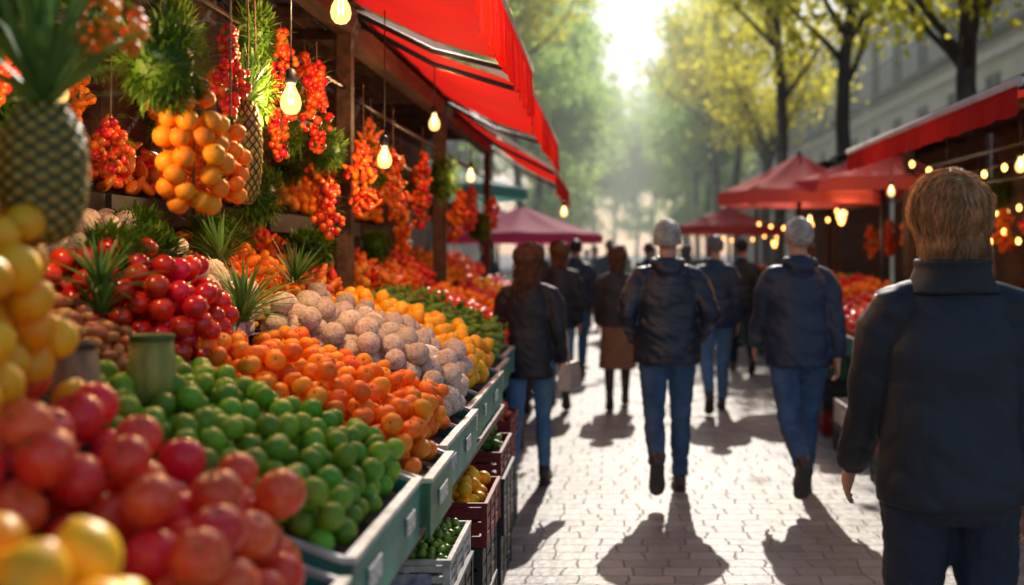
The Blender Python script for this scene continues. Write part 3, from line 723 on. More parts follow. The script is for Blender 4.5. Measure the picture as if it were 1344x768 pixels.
back('pepper',6.62,7.4,.06,x0=-1.33,z0=1.24,bulge=.06,layers=1.5)
back('mandarin',7.42,8.2,.06,x0=-1.33,z0=1.24,layers=1.5)
back('tomato',8.22,8.95,.065,x0=-1.33,z0=1.24,layers=1.5)
back('orange',9.2,10.5,.075,x0=-1.33,z0=1.22,layers=1.4)
back('pepper',10.55,12.4,.075,x0=-1.33,z0=1.22,layers=1.4)
for i,(k,y0,y1,d) in enumerate((('orange',3.0,3.9,.06),('pepper',3.95,4.7,.06),('mandarin',4.75,5.6,.06),('orange',5.8,6.9,.07),('tomato',6.95,7.9,.07),('mandarin',7.95,8.95,.07))):
    tray(-1.74,-1.92,y0,y1,1.72,1.80,'blackp',h=.07,rim=False,lab='dark wall shelf tray holding produce'); heap(k,-1.745,-1.92,y0+.01,y1-.01,1.73,1.81,d,.03,2)
kk=['pepper','tomato','lime','apple_rose','tomato','mandarin','tomato','cuc','apple_rose','pepper','tomato','orange','lime','tomato','mandarin','pepper','tomato']
y=6.65
for i,k in enumerate(kk):
    if 10.75<y<11.8: y=11.85
    if 14.75<y<16: y=16.05
    if y>23.1: break
    xf=2.0 if y<11.7 else 2.08 if y<15.7 else 2.18
    w_=.86 if y<16 else 1.1
    tray(xf,xf+.95,y,y+w_,.80,1.04,'teal' if i%2 else 'white'); heap(k,xf+.01,xf+.95,y+.01,y+w_-.01,.805,1.05,.075 if y<12 else .09,.08,1.7); y+=w_+.04
y=12.95
for k in ('tomato','lemon','lime','mandarin'):
    tray(-1.68,-2.35,y,y+1.05,.88,1.10,'teal'); heap(k,-1.69,-2.35,y+.01,y+1.04,.885,1.11,.085,.05,1.5); y+=1.1

def stack(x0,x1,y0,y1,items):
    z=.004
    for h,mt,lb,lab in items:
        dx_=U(-.012,.012); crate(x0+dx_,x1+dx_,y0,y1,z,h,M[mt],lab,lb); z+=h+.019
    return z
z=stack(-.82,-.46,3.25,3.72,[(.19,'blackp',None,'black plastic crate on the paving'),(.18,'blackp',None,'black plastic crate in a stack'),(.14,'blackp',None,'black plastic crate in a stack'),(.08,'white','blue','white crate with blue printed band full of olives')])
heap('grape',-.475,-.80,3.27,3.70,z-.055,z-.01,.026,.03,1.8)
z=stack(-.84,-.47,4.25,4.75,[(.2,'blackp',None,'black plastic crate on the paving'),(.2,'blackp',None,'black plastic crate in a stack'),(.15,'redp',None,'red plastic crate full of yellow fruit')]); heap('lemon',-.485,-.82,4.27,4.73,z-.08,z-.03,.06,.04,1.3)
z=stack(-.86,-.49,5.15,5.7,[(.24,'blackp','paper','black plastic crate with white card'),(.24,'blackp',None,'black plastic crate in a stack'),(.10,'redp',None,'red plastic crate of green vegetables')]); heap('cuc',-.50,-.84,5.2,5.65,z-.06,z-.03,.05,.04,1.4)
z=stack(-.90,-.54,6.1,6.6,[(.24,'blackp',None,'black plastic crate on the paving'),(.22,'redp',None,'red plastic crate in a stack'),(.12,'redp',None,'red plastic crate of tomatoes')]); heap('tomato',-.55,-.88,6.15,6.55,z-.07,z-.03,.06,.04,1.3)
stack(1.76,1.98,7.2,7.7,[(.2,'blackp',None,'black plastic crate on the paving'),(.2,'redp',None,'red plastic crate in a stack')])
stack(1.76,1.98,8.4,8.9,[(.2,'blackp','paper','black plastic crate with white card'),(.16,'white',None,'white crate beside the stall')])
stack(1.78,2.0,9.5,10.0,[(.2,'redp',None,'red plastic crate on the paving'),(.2,'blackp',None,'black crate stacked beside the stall')])

def pot(loc,r0,r1,h,mt,lab,nm='wooden_tub'):
    E=empty(nm,loc); tag(E,lab,'tub')
    b=MB(); n=36
    def ring(r,z,w=1): return [(r*math.cos(2*math.pi*k/n)*(1+.02*w*math.sin(k*6.28/4)),r*math.sin(2*math.pi*k/n)*(1+.02*w*math.sin(k*6.28/4)),z) for k in range(n)]
    b.loft([ring(r0,0),ring(r0+(r1-r0)*.5,h*.5),ring(r1,h),ring(r1-.006,h),ring(r1-.008,h-.012)]); b.obj('tub_side',mt,E,True,local=True)
    b=MB(); b.loft([ring(r1+.003,h-.014,0),ring(r1+.005,h-.010,0),ring(r1+.005,h-.002,0),ring(r1+.002,h+.001,0)],cap=False); b.obj('tub_band',M['stem'] if nm=='green_tub' else M['wood2'],E,True,local=True)
pot((-.965,2.40,1.235),.058,.040,.14,M['tubg'],'upturned mossy green wooden tub among the fruit','green_tub')
pot((-1.035,2.19,1.235),.062,.042,.14,M['tubb'],'upturned weathered brown wooden tub among the fruit')

# ------------------------------------------------------------------ leafy things
def leaf(mb,p,d,ln,w,droop=.3,seg=3,mi=0):
    d=Vector(d).normalized(); s=d.cross(Vector((U(-.2,.2),U(-.2,.2),1)))
    if s.length<.05: s=Vector((1,0,0))
    s.normalize(); vs=[]; q=Vector(p)
    for k in range(seg+1):
        t=k/seg; ww=w*(1-t)**.7*(.6+.8*t if t<.4 else 1)
        vs+= [q-s*ww,q+s*ww]
        q=q+d*ln/seg; d=(d+Vector((0,0,-droop/seg))).normalized()
    mb.add(vs,[(2*k,2*k+1,2*k+3,2*k+2) for k in range(seg)],mi)
def bush_mesh(r,rz,cnt,ln,w,name):
    mb=MB(); mb.ell((0,0,0),(r*.62,r*.62,rz*.62),12,8)
    for i in range(cnt):
        u=Vector((random.gauss(0,1),random.gauss(0,1),random.gauss(0,1))).normalized()
        k=U(.5,.85)*(1+.22*noise.noise(u*2.5))
        p=Vector((u.x*r*k,u.y*r*k,u.z*rz*k)); d=u+Vector((U(-.6,.6),U(-.6,.6),U(-.4,.6)))
        leaf(mb,p,d,ln*U(.6,1.3),w*U(.6,1.2),.4)
    return mb.mesh(name,M['herb'])
BUSH=[bush_mesh(.13,.14,1500,.045,.006,'herb_bundle'),bush_mesh(.09,.13,1100,.035,.006,'herb_bundle'),bush_mesh(.12,.10,900,.05,.010,'herb_bundle')]
def crown_mesh(cnt,ln,w,up=1.2,name='leaf_crown'):
    mb=MB()
    for i in range(cnt):
        t=i*2.4; e=(i/cnt); el=up*e+.25
        d=Vector((math.cos(t)*math.cos(el),math.sin(t)*math.cos(el),math.sin(el)))
        leaf(mb,(d.x*.015,d.y*.015,e*.03),d,ln*U(.75,1.1),w,.55 if e<.6 else .2,5)
    return mb.mesh(name,M['palm'])
CROWN=[crown_mesh(46,.17,.011,1.25),crown_mesh(60,.14,.006,.9)]
def cord(E,z0,z1,p=(0,0)):
    c=MB(); c.path([(p[0],p[1],z0),(p[0]+.004,p[1],(z0+z1)/2),(p[0],p[1],z1)],[.003]*3,5); addme('cord',c.mesh('cord',M['cord']),E)
def hang_bush(loc,k=0,s=1.0,top=2.35):
    E=empty('hanging_herb_bundle',loc); tag(E,'bushy green herb bundle hanging from a cord','herb bundle','produce hanging from the stall rails')
    o=addme('leaves',BUSH[k],E); o.scale=(s*U(.85,1.1),s*U(.85,1.1),s*U(.9,1.2)); o.rotation_euler=(0,0,U(0,6)); cord(E,.05*s,max(.12,top-loc[2]))
def sit_bush(loc,k=2,s=1.0):
    o=bpy.data.objects.new('herb_bundle',BUSH[k]); COL.objects.link(o); o.location=loc; o.scale=(s,s,s*.8); o.rotation_euler=(0,0,U(0,6)); tag(o,'bushy bundle of green herbs resting on the stall','herb bundle','herb bundles on the display')
def sit_crown(loc,k=1,s=1.0):
    o=bpy.data.objects.new('spiky_leaf_plant',CROWN[k]); COL.objects.link(o); o.location=loc; o.scale=(s,s,s); o.rotation_euler=(U(-.3,.3),U(-.3,.3),U(0,6)); tag(o,'spiky green leaf tuft on the fruit display','leafy plant','spiky leaf tufts on the display')
def hang_fruit(loc,kind,r,h,d,top=2.35,lab='bunch of oranges hanging from a cord'):
    E=empty('hanging_fruit_bunch',loc); tag(E,lab,'fruit bunch','produce hanging from the stall rails')
    cord(E,-h*.5,max(h*.5+.05,top-loc[2]))
    pts=[]; tries=0
    while tries<2600 and len(pts)<95:
        tries+=1
        z=U(-h/2,h/2); v=(z+h/2)/h; rr=r*(math.sin(math.pi*min(1,.12+.8*v))**.5); t=U(0,6.283); k=rr*U(.7,1)
        p=Vector((k*math.cos(t),k*math.sin(t),z))
        if all((p-q).length>d*.86 for q in pts): pts.append(p)
    hi,lo=FK[kind]
    for p in pts:
        o=bpy.data.objects.new(NM[kind][0],hi); COL.objects.link(o); o.parent=E; o.location=p; s=d*U(.88,1.05); o.scale=(s,s,s); o.rotation_euler=(U(-1,1),U(-1,1),U(0,6))
    t=addme('leaf_sprig',BUSH[1],E); t.location=(0,0,h*.5+.01); s=r*4.2; t.scale=(s*1.3,s*1.3,s*.6)
def hang_berries(loc,kind,r,h,d,top=2.35,lab='string of red berries and peppers hanging from a cord'):
    E=empty('hanging_berry_string',loc); tag(E,lab,'fruit bunch','produce hanging from the stall rails')
    cord(E,-h*.5,max(h*.5+.03,top-loc[2]))
    lo=FK[kind][1]; base=np.array([v.co[:] for v in lo.vertices]); faces=[tuple(p.vertices) for p in lo.polygons]
    n=int(6.0*r*h/(d*d)); V=[];F=[];c=0; ph=U(0,6); cx,cy=U(-.2,.2)*r,U(-.2,.2)*r
    for i in range(n):
        z=U(-h/2,h/2); v=(z+h/2)/h; rr=r*(.35+.65*math.sin(math.pi*v**.8))*(1+.35*math.sin(z*34+ph)); t=U(0,6.283); k=rr*R()**.5
        s=d*U(.65,1.2); Rm=np.array(Euler((U(-1,1),U(-1,1),U(0,6))).to_matrix())
        V.append(base@Rm.T*s+np.array((k*math.cos(t)+cx*math.sin(z*9),k*math.sin(t)+cy*math.cos(z*8),z))); F.extend([tuple(q+c for q in f) for f in faces]); c+=len(base)
    me=bpy.data.meshes.new('berries'); me.from_pydata(np.concatenate(V).tolist(),[],F); me.materials.append(M[kind]); me.polygons.foreach_set('use_smooth',[True]*len(F)); me.update()
    o=addme('berries',me,E); o["kind"]="stuff"
    mb=MB()
    for i in range(int(h*170)):
        t=U(0,6.283); z=U(-h/2,h/2+.03); leaf(mb,(r*.5*math.cos(t),r*.5*math.sin(t),z),(math.cos(t),math.sin(t),U(-.3,.8)),U(.04,.08),U(.006,.011),.6)
    addme('leaves',mb.mesh('leaves',M['herb']),E)

def pineapple_mesh(rx,rz,mat,rows=10,cols=11):
    n=132; m=110; vs=[];fs=[];at=[]
    for i in range(m+1):
        ph=math.pi*(.03+.94*i/m); zz=math.cos(ph); rr=math.sin(ph)**.72
        for k in range(n):
            t=2*math.pi*k/n; a=(zz*.5+.5)*rows; b=k/n*cols
            u=(a+b)%1-.5; v=(a-b)%1-.5
            e=max(abs(u),abs(v))*2; ctr=math.hypot(u,v)<.10
            R_=rx*(rr*(.92+.11*(1-e**3)+(.06 if ctr else 0)))
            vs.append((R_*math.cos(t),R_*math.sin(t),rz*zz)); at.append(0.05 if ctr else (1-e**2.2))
    for i in range(m):
        for k in range(n):
            a=i*n+k; b=i*n+(k+1)%n; fs.append((a,a+n,b+n,b))
    mb=MB(); mb.add(vs,fs)
    mb.f.append(tuple(reversed(range(n)))) ; mb.m.append(0); mb.f.append(tuple(range(m*n,(m+1)*n))); mb.m.append(0)
    me=mb.mesh('pineapple_body',mat); A_=me.attributes.new('eye_height','FLOAT','POINT'); A_.data.foreach_set('value',at); return me
def pineapple(loc,rx,rz,crown=1.0,top=2.4,lab='large pineapple with long leaf crown hanging from cord'):
    E=empty('pineapple',loc); tag(E,lab,'pineapple')
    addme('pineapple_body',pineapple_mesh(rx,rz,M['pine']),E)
    c=addme('leaf_crown',CROWN[0],E); c.location=(0,0,rz*.9); s=1.25*crown; c.scale=(s,s,s*1.25)
    cord(E,rz*.9,max(rz*2,top-loc[2]))
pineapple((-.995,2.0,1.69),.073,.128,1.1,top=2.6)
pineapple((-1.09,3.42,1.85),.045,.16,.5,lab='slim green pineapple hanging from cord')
hang_bush((-1.12,2.85,2.02),0,1.0)
hang_bush((-1.13,3.62,2.06),1,.9)
hang_fruit((-1.08,2.95,1.81),'orange',.080,.28,.056,top=2.1)
hang_fruit((-1.05,3.14,1.80),'orange',.045,.20,.050,lab='smaller bunch of oranges hanging from a cord')
hang_berries((-1.10,3.30,2.06),'berry',.045,.28,.026)
hang_berries((-.92,2.10,1.98),'mandarin',.06,.12,.032,lab='cluster of small orange fruit hanging from a cord')
hang_berries((-1.45,3.3,1.86),'berry',.05,.16,.026)
hang_berries((-1.20,4.15,2.12),'berry',.05,.46,.030)
hang_berries((-1.12,4.35,2.10),'berry',.05,.34,.030)
hang_bush((-1.45,4.7,1.78),0,1.0)
hang_bush((-1.25,5.0,2.0),0,.75); hang_berries((-1.26,5.1,1.74),'berry',.06,.26,.032,top=2.0)
hang_berries((-1.18,5.45,1.90),'pepper',.075,.34,.040)
hang_berries((-1.25,5.95,2.12),'pepper',.06,.25,.04)
for (x,y,z,k,r,h) in ((-1.35,2.45,2.15,'b0',1,0),(-1.5,2.75,2.05,'berry',.05,.3),(-1.42,3.05,2.15,'b0',1.,0),(-1.35,3.5,2.2,'b0',.9,0),(-1.5,3.85,2.1,'mandarin',.06,.3),(-1.32,3.95,1.90,'b1',1.,0),(-1.5,4.2,1.85,'pepper',.06,.28),(-1.32,4.6,2.15,'b0',.9,0),
     (-1.6,2.5,1.85,'mandarin',.06,.26),(-1.65,3.0,1.95,'b0',1.1,0),(-1.25,2.30,2.05,'b0',.9,0),(-1.5,5.3,2.15,'b0',1.,0),(-1.45,5.7,1.9,'mandarin',.07,.35),(-1.3,4.85,2.3,'berry',.05,.2),(-1.2,3.85,2.28,'b1',.9,0),(-1.35,2.2,1.80,'b0',.9,0)):
    if k[0]=='b' and k!='berry': hang_bush((x,y,z),int(k[1]),r)
    else: hang_berries((x,y,z),k,r,h,.038 if k!='berry' else .028)
ys=6.3; i=0
while ys<12.3:
    x=-1.2 if i%2==0 else -1.42
    if i%3==0: hang_berries((x,ys,U(1.75,2.0)),'mandarin' if i%2 else 'pepper',.075,U(.3,.42),.045)
    elif i%3==1: hang_bush((x,ys,U(1.75,2.1)),0,U(.9,1.2))
    else: hang_berries((x,ys,U(1.85,2.1)),'berry',.06,U(.3,.5),.04)
    ys+=U(.40,.52); i+=1
for i,yy in enumerate(np.arange(3.6,12.2,.8)):
    if i%2: hang_bush((-1.70,yy,U(2.0,2.2)),0,1.1)
    else: hang_berries((-1.70,yy,U(2.0,2.15)),('mandarin','berry','pepper')[i//2%3],.08,.36,.045)
for p,k,s in (((-1.30,2.98,1.54),0,.8),((-1.36,3.35,1.54),2,1.0),((-1.50,3.6,1.60),0,.9),((-1.5,4.3,1.60),0,.9),((-1.62,4.9,1.62),0,.9),((-1.40,5.3,1.56),2,1.1),((-1.5,5.9,1.58),0,1.),((-1.5,7.3,1.58),0,1.),((-1.42,2.62,1.55),0,.9)):
    sit_bush(p,k,s)
for p,k,s in (((-1.20,2.68,1.40),0,.6),((-1.08,3.36,1.34),0,.8),((-1.13,3.52,1.36),1,1.3),((-1.35,3.95,1.52),0,.9),((-1.22,2.72,1.46),1,1.0),((-1.25,4.5,1.42),1,1.3)):
    sit_crown(p,k,s)
flush()

def bulb(loc,top,w=7):
    E=empty('light_bulb',loc); tag(E,'lit warm filament bulb hanging on a cord','light bulb','bulbs hanging over the stalls')
    n=20; b=MB(); prof=((.004,-.052),(.018,-.048),(.029,-.034),(.033,-.015),(.029,.006),(.019,.026),(.014,.038),(.013,.044))
    b.loft([[(r*math.cos(2*math.pi*k/n),r*math.sin(2*math.pi*k/n),z) for k in range(n)] for r,z in prof]); addme('bulb_glass',b.mesh('bulb_glass',M['bulb']),E)
    b=MB(); b.path([(0,0,.044),(0,0,.052),(0,0,.085),(0,0,.095)],[.015,.018,.017,.006],14); addme('socket',b.mesh('socket',M['metal']),E)
    b=MB(); b.path([(0,0,.04),(-.009,0,.01),(-.006,0,-.02),(0,.004,-.005),(.006,0,-.02),(.009,0,.01),(0,0,.04)],[.0012]*7,5); addme('filament',b.mesh('filament',M['fil']),E)
    b=MB(); b.tube((0,0,.09),(0,0,top-loc[2]),.003,n=5); addme('cable',b.mesh('cable',M['blackp']),E)
    l=bpy.data.lights.new('bulb_light','POINT'); l.energy=w; l.color=(1,.72,.44); l.shadow_soft_size=.03
    lo=bpy.data.objects.new('bulb_light',l); COL.objects.link(lo); lo.parent=E; lo.location=(0,0,-.01)
for p,t,w in (((-1.0,3.57,2.03),2.62,30),((-.85,3.6,2.32),2.7,42),((-1.0,5.06,1.97),2.62,26),((-1.0,6.5,2.29),2.62,26),((-1.0,8.2,2.1),2.5,18),((-.42,10.5,1.92),2.3,8),((-1.28,2.62,1.93),2.75,16),  # last bulb in this row is an added fill light for the near left fruit
              ((2.55,8.6,2.1),2.6,20),((2.55,10.3,2.1),2.6,18),((2.6,7.2,2.1),2.6,14),((2.5,12.2,1.95),2.6,14),((2.5,14.2,1.95),2.6,14)):
    bulb(p,t,w)
FB=MB(); FB.ell((0,0,0),(.02,.02,.028),10,8); FBM=FB.mesh('small_bulb',M['fairy'])
def string_lights(pts,lab):
    E=empty('string_lights',pts[0]); tag(E,lab,'string lights'); o=Vector(pts[0]); b=MB()
    for j,(a,c) in enumerate(zip(pts[:-1],pts[1:])):
        a=Vector(a)-o; c=Vector(c)-o; q=[]
        for k in range(7):
            t=k/6; p=a.lerp(c,t)-Vector((0,0,.12*math.sin(math.pi*t))); q.append(p)
            if k or j==0:
                s=addme('small_bulb',FBM,E); s.location=p-Vector((0,0,.03))
        b.path(q,[.004]*7,5)
    addme('wire',b.mesh('wire',M['blackp']),E)
string_lights([(2.5,5.9,2.36),(3.0,8.2,2.25),(2.5,9.4,2.30)],'string of small glowing amber bulbs under red awning')
string_lights([(3.6,7.2,2.0),(3.6,9.4,2.1),(3.6,11.2,2.0)],'string of small amber bulbs along the stall back')
string_lights([(2.4,12.0,2.0),(2.9,14.0,2.05),(2.3,17.5,2.0)],'string of small amber bulbs under parasols')
string_lights([(3.2,7.2,1.6),(3.4,9.8,1.75),(3.2,11.4,1.6)],'string of small amber bulbs above the produce')
string_lights([(2.3,16.0,1.7),(2.8,19.0,1.9),(2.2,24,1.9)],'string of small amber bulbs over the farther stalls')
for i,yy in enumerate(np.arange(7.0,11.4,.7)):
    hang_berries((3.4,yy,U(1.65,1.9)),('berry','mandarin','berry')[i%3],.09,.35,.05,top=2.6)
    if i%2: hang_bush((3.6,yy,2.1),0,1.2,top=2.7)
for i,yy in enumerate(np.arange(12.0,15.4,.9)):
    hang_berries((3.4,yy,U(1.6,1.8)),('pepper','mandarin','berry')[i%3],.10,.4,.06,top=2.6)

def parasol(x,y,r,zt,zr,mat,lab,n=8):
    E=empty('parasol',(x,y,.004)); tag(E,lab,'parasol','parasols over the market stalls')
    p=MB(); p.tube((x,y,.05),(x,y,zt+.02),.025,n=12); p.obj('pole',M['metal'],E,True)
    p=MB(); p.loft([[(x+rr*math.cos(k*.393),y+rr*math.sin(k*.393),z) for k in range(16)] for rr,z in ((.24,.004),(.24,.04),(.08,.06),(.05,.15))]); p.obj('parasol_base',M['metal'],E,True)
    c=MB(); rings=[]; N_=n*6
    for i in range(9):
        t=i/8; ring=[]
        for k in range(N_):
            a=2*math.pi*k/N_; seg=(k%6)/6; sag=math.sin(math.pi*seg)
            rr=r*max(t,.01)*(1-.07*sag); ring.append((x+rr*math.cos(a),y+rr*math.sin(a),zt+(zr-zt)*t-.05*sag*t*math.sin(math.pi*t)-.02*math.sin(math.pi*t)))
        rings.append(ring)
    for dz_ in (.05,.13):
        rings.append([(q[0],q[1],q[2]-dz_) for q in rings[8]])
    c.loft(rings,cap=False); c.obj('canopy',mat,E,True)
    for k in range(n):
        a=2*math.pi*k/n; q=MB(); q.path([(x,y,zt-.03),(x+r*.5*math.cos(a),y+r*.5*math.sin(a),(zt+zr)/2-.06),(x+r*.98*math.cos(a),y+r*.98*math.sin(a),zr-.015)],[.008]*3,5); q.obj('rib',M['metal'],E,True)
parasol(-1.35,17.5,1.25,2.25,1.80,M['pink'],'pink parasol over an open produce table')
parasol(2.15,12.9,.92,2.66,2.20,M['redpar'],'faded red parasol beside market stall')
parasol(2.95,12.3,.95,2.68,2.30,M['redpar'],'faded red parasol overlapping its neighbour')
parasol(1.95,18.6,.85,2.30,1.95,M['redpar'],'small faded red parasol further along the street')
parasol(-2.2,22.5,1.3,2.4,2.0,M['pink'],'pink parasol far along the street')
parasol(-2.4,14.6,1.35,2.75,2.35,M['tealcl'],'pale teal parasol over an open produce table')

# ------------------------------------------------------------------ ground
g=MB(); g.box(-300,300,-60,500,-.2,0); o=g.obj('ground',M['ground']); o["kind"]="structure"; o["label"]="grey ground beyond the street"; o["category"]="ground"
g=MB(); g.add([(-6.0,-20,0.004),(7.5,-20,0.004),(7.5,140,0.004),(-6.0,140,0.004)],[(0,1,2,3)]); o=g.obj('street_paving',M['pave'],recenter=False); o["kind"]="structure"; o["label"]="pale stone block paving of the pedestrian street"; o["category"]="paving"
g=MB(); g.box(7.5,10,-20,140,0,.12); g.box(-9,-6,-20,140,0,.12); o=g.obj('pavement',M['ground']); o["kind"]="structure"; o["label"]="raised pavement along the buildings"; o["category"]="pavement"

# ------------------------------------------------------------------ buildings
def window_mesh():
    mb=MB(); w,h=1.3,2.1
    mb.box(.05,.07,-w/2,w/2,0,h,1)
    for a,b,c,d in ((-w/2,-w/2+.07,0,h),(w/2-.07,w/2,0,h),(-.035,.035,.071,h-.071)): mb.box(.02,.048,a,b,c,d,0)
    for z in (0,h-.07,h*.35,h*.68): mb.box(.023,.046,-w/2+.071,w/2-.071,z+.001,z+.05,0)
    return mb.mesh('window',[M['frame'],M['glass']],False)
WIN=window_mesh()
def building(x,y0,y1,d,mat,floors=5,lab=''):
    E=empty('town_building',(x,(y0+y1)/2,0)); tag(E,lab,'building','buildings along the street')
    bays=int((y1-y0)/2.9); bw=(y1-y0)/bays; fh=3.3; w,h=1.3,2.1; base=.75
    W=MB(); t=.3; xa,xb=(x,x+t) if d>0 else (x-t,x)
    for f in range(floors):
        z=f*fh
        W.box(xa,xb,y0,y1,z,z+base); W.box(xa,xb,y0,y1,z+base+h,z+fh)
        for b in range(bays+1):
            a=y0+b*bw-(bw-w)/2 if b>0 else y0; c=y0+b*bw+(bw-w)/2 if b<bays else y1
            W.box(xa,xb,a,c,z+base,z+base+h)
    H=floors*fh
    W.box(min(x+d*t,x+d*9),max(x+d*t,x+d*9),y0,y0+.3,0,H); W.box(min(x+d*t,x+d*9),max(x+d*t,x+d*9),y1-.3,y1,0,H); W.box(min(x+d*.6,x+d*.8),max(x+d*.6,x+d*.8),y0+.3,y1-.3,0,H)
    W.obj('wall',mat,E)
    C=MB()
    for z,p in ((fh-.12,.12),(H-.3,.3),(fh*(floors-1)-.1,.16)): C.box(min(x-d*p,x-d*.003),max(x-d*p,x-d*.003),y0,y1,z,z+.22)
    C.obj('cornice',M['stone2'],E)
    Rf=MB(); Rf.add([(x,y0,H),(x+d*9,y0,H),(x+d*9,y1,H),(x,y1,H),(x+d*1.3,y0,H+2.6),(x+d*7.7,y0,H+2.6),(x+d*7.7,y1,H+2.6),(x+d*1.3,y1,H+2.6)],[(0,1,2,3),(4,5,6,7),(0,1,5,4),(2,3,7,6),(0,4,7,3),(1,2,6,5)]); Rf.obj('roof',M['slate'],E)
    for f in range(floors):
        for b in range(bays):
            o=bpy.data.objects.new('window',WIN); COL.objects.link(o); o.parent=E
            o.location=Vector((x+d*.004,y0+(b+.5)*bw,f*fh+base))-E.location
            if d<0: o.scale=(-1,1,1)
    for f in (1,2,4):
        if f>=floors: continue
        B=MB(); z=f*fh+.55; xo=x-d*.35
        B.box(min(xo,x-d*.004),max(xo,x-d*.004),y0+.3,y1-.3,z-.12,z); B.box(xo-.02,xo+.02,y0+.3,y1-.3,z+.9,z+.95)
        yy=y0+.35
        while yy<y1-.3: B.box(xo-.01,xo+.01,yy,yy+.02,z,z+.9); yy+=.3
        B.obj('balcony',M['iron'],E)
for i,(a,b) in enumerate(((6,18),(18.2,31),(31.2,44),(44.2,58),(58.2,74),(74.2,92))):
    building(9.9,a,b,1,M['stone' if i%2 else 'stone2'],3,'pale stone apartment building with tall windows and balconies')
for i,(a,b) in enumerate(((4,17),(17.2,30),(30.2,45),(45.2,60),(60.2,78))):
    building(-8.8,a,b,-1,M['stone' if i%2 else 'stone2'],3,'cream stone apartment building with tall windows and balconies')

# ------------------------------------------------------------------ trees
def tree_meshes(seed,H=12,lean=.3,r=.15,crown_lo=4.6,cr=2.8,leaves=8000,lsz=.085):
    rs=random.Random(seed); t=MB(); tips=[]
    ph=rs.uniform(0,6)
    tr=[Vector((lean*math.sin(ph)*(k/6)**1.5*2+.12*math.sin(k*1.3+ph),lean*math.cos(ph)*(k/6)**1.5*2+.1*math.cos(k*1.1+ph),H*.62*k/6)) for k in range(7)]
    rr=[r*1.35,r*1.02,r*.95,r*.88,r*.78,r*.66,r*.5]; t.path(tr,rr,12)
    for i in range(11):
        k=rs.uniform(3.0,6.0); a=int(min(5,k)); f=k-a; p=tr[a].lerp(tr[min(6,a+1)],f)
        az=i*2.4+rs.uniform(-.4,.4); ln=rs.uniform(1.8,3.1); d=Vector((math.cos(az)*.7,math.sin(az)*.7,rs.uniform(.6,1.2))).normalized()
        pts=[p]; q=p.copy()
        for s in range(5):
            q=q+d*ln/5; d=(d+Vector((rs.uniform(-.18,.18),rs.uniform(-.18,.18),rs.uniform(-.02,.16)))).normalized(); pts.append(q.copy())
            if s>=1: tips.append(q.copy())
            if s in(1,3):
                d2=(d+Vector((rs.uniform(-.9,.9),rs.uniform(-.9,.9),rs.uniform(-.2,.5)))).normalized(); e=q+d2*rs.uniform(.7,1.4); e2=e+d2*.5+Vector((0,0,.1))
                t.path([q,e,e2],[r*.2,r*.1,r*.04],6); tips+= [e,e2,(q+e)/2]
        t.path(pts,[r*.48,r*.38,r*.3,r*.22,r*.14,r*.06],8)
    for _ in range(26 if crown_lo>2.5 else 60):
        u=Vector((rs.gauss(0,1),rs.gauss(0,1),rs.gauss(0,.9))).normalized()*rs.uniform(.55,1)
        tips.append(Vector((u.x*cr,u.y*cr,(crown_lo+H)/2+u.z*(H-crown_lo)/2)))
    c=MB(); n=leaves//len(tips); vs=[];fs=[];k=0
    for tp in tips:
        sg=rs.uniform(.25,.55); nn=int(n*rs.uniform(.4,1.6))
        for _ in range(nn):
            p=tp+Vector((rs.gauss(0,sg),rs.gauss(0,sg),rs.gauss(0,sg*.6)))
            a=Vector((rs.gauss(0,1),rs.gauss(0,1),rs.gauss(0,.7))).normalized(); b=a.orthogonal().normalized(); b.rotate(Matrix.Rotation(rs.uniform(0,6),3,a)); s=lsz*rs.uniform(.6,1.5)
            e=a.cross(b)
            vs+= [p-b*s,p+e*s*.55,p+b*s,p-e*s*.55]; fs.append((k,k+1,k+2,k+3)); k+=4
    c.add(vs,fs)
    return t,c
TV=[]
for s,(H,ln,lf,lv,cl) in enumerate(((12.5,.25,'leaf',4300,4.8),(13.5,.35,'leaf',5500,4.6),(14,.2,'leaf2',9500,3.4),(12,.5,'leaf',3600,5.2),(14,.2,'leaf2',13000,1.2))):
    t,c=tree_meshes(11+s*7,H,ln,leaves=lv,crown_lo=cl,lsz=.085 if s<4 else .11)
    TV.append((t.mesh('trunk',M['bark']),c.mesh('crown',M[lf],False)))
def tree(x,y,v,s=1,rz=0):
    E=empty('street_tree',(x,y,0.0)); tag(E,'tall street tree with dark trunk and yellow green spring foliage','tree','trees lining the street')
    addme('trunk',TV[v][0],E); addme('crown',TV[v][1],E); E.scale=(s,s,s); E.rotation_euler=(0,0,rz)
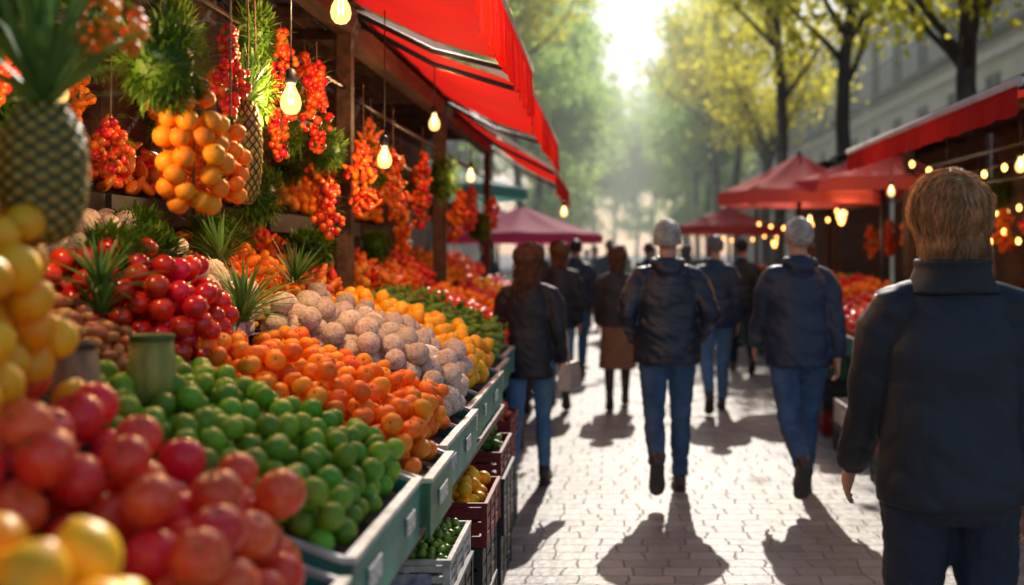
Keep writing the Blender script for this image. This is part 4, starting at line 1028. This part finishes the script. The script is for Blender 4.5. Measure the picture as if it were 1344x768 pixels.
for i,(x,y,v,s) in enumerate(((4.6,14.6,3,1.0),(4.3,21,0,1.0),(4.2,27.5,1,1.0),(4.6,34.5,3,1.05),(4.7,43,0,1.1),(5.0,52,1,1.15),(5.4,62,4,1.2),(5.6,74,4,1.3),
      (-5.0,22,1,1.0),(-4.4,28,2,1.0),(-3.8,35,1,1.1),(-3.5,43,2,1.15),(-3.2,52,4,1.2),(-3.2,62,4,1.25),(-3.2,73,4,1.3),(-2.8,86,4,1.35),
      (6,86,4,1.3),(-1.5,98,4,1.3),(2.6,104,4,1.2),(6.5,98,4,1.35),(-6,100,4,1.4),(10,108,4,1.3),(.6,112,4,1.35),(4.4,116,4,1.4),(-3.5,112,4,1.3))):
    tree(x,y,v,s,i*1.9)

hz=MB(); hz.box(-40,40,17,150,.01,16)
m=bpy.data.materials.new('morning_haze'); m.use_nodes=True; N=m.node_tree.nodes; L=m.node_tree.links; N.remove(N['Principled BSDF'])
vs_=N.new('ShaderNodeVolumeScatter'); vs_.inputs['Color'].default_value=(.88,1,.94,1); vs_.inputs['Density'].default_value=.008; vs_.inputs['Anisotropy'].default_value=.25
L.new(vs_.outputs[0],N['Material Output'].inputs['Volume'])
o=hz.obj('morning_haze',m); o["kind"]="structure"; o["label"]="thin sunlit haze hanging down the street"; o["category"]="haze"

# ------------------------------------------------------------------ light
EL,AZ=36,4
w=bpy.data.worlds.new('World'); sc.world=w; w.use_nodes=True; N=w.node_tree.nodes; L=w.node_tree.links
sk=N.new('ShaderNodeTexSky'); sk.sky_type='NISHITA'; sk.sun_disc=False; sk.sun_elevation=rad(EL); sk.sun_rotation=rad(AZ); sk.air_density=1.0; sk.dust_density=1.2; sk.ozone_density=1
L.new(sk.outputs[0],N['Background'].inputs[0]); N['Background'].inputs[1].default_value=.15
sl=bpy.data.lights.new('sun','SUN'); sl.energy=5; sl.angle=rad(.5); sl.color=(1,.92,.80)
so=bpy.data.objects.new('sun',sl); COL.objects.link(so)
dv=Vector((math.sin(rad(AZ))*math.cos(rad(EL)),math.cos(rad(AZ))*math.cos(rad(EL)),math.sin(rad(EL))))
so.rotation_euler=dv.to_track_quat('Z','Y').to_euler(); so.location=(0,20,30)

cam=bpy.data.cameras.new('camera'); co=bpy.data.objects.new('camera',cam); COL.objects.link(co)
co.location=(0,0,1.55); co.rotation_euler=(rad(90),0,0); cam.lens=40; cam.sensor_width=36
cam.shift_x=-.0952; cam.shift_y=-.0402; cam.clip_start=.05; cam.clip_end=1500
cam.dof.use_dof=True; cam.dof.focus_distance=3.9; cam.dof.aperture_fstop=1.6
sc.camera=co
sc.view_settings.view_transform='Standard'; sc.view_settings.look='None'; sc.view_settings.exposure=0
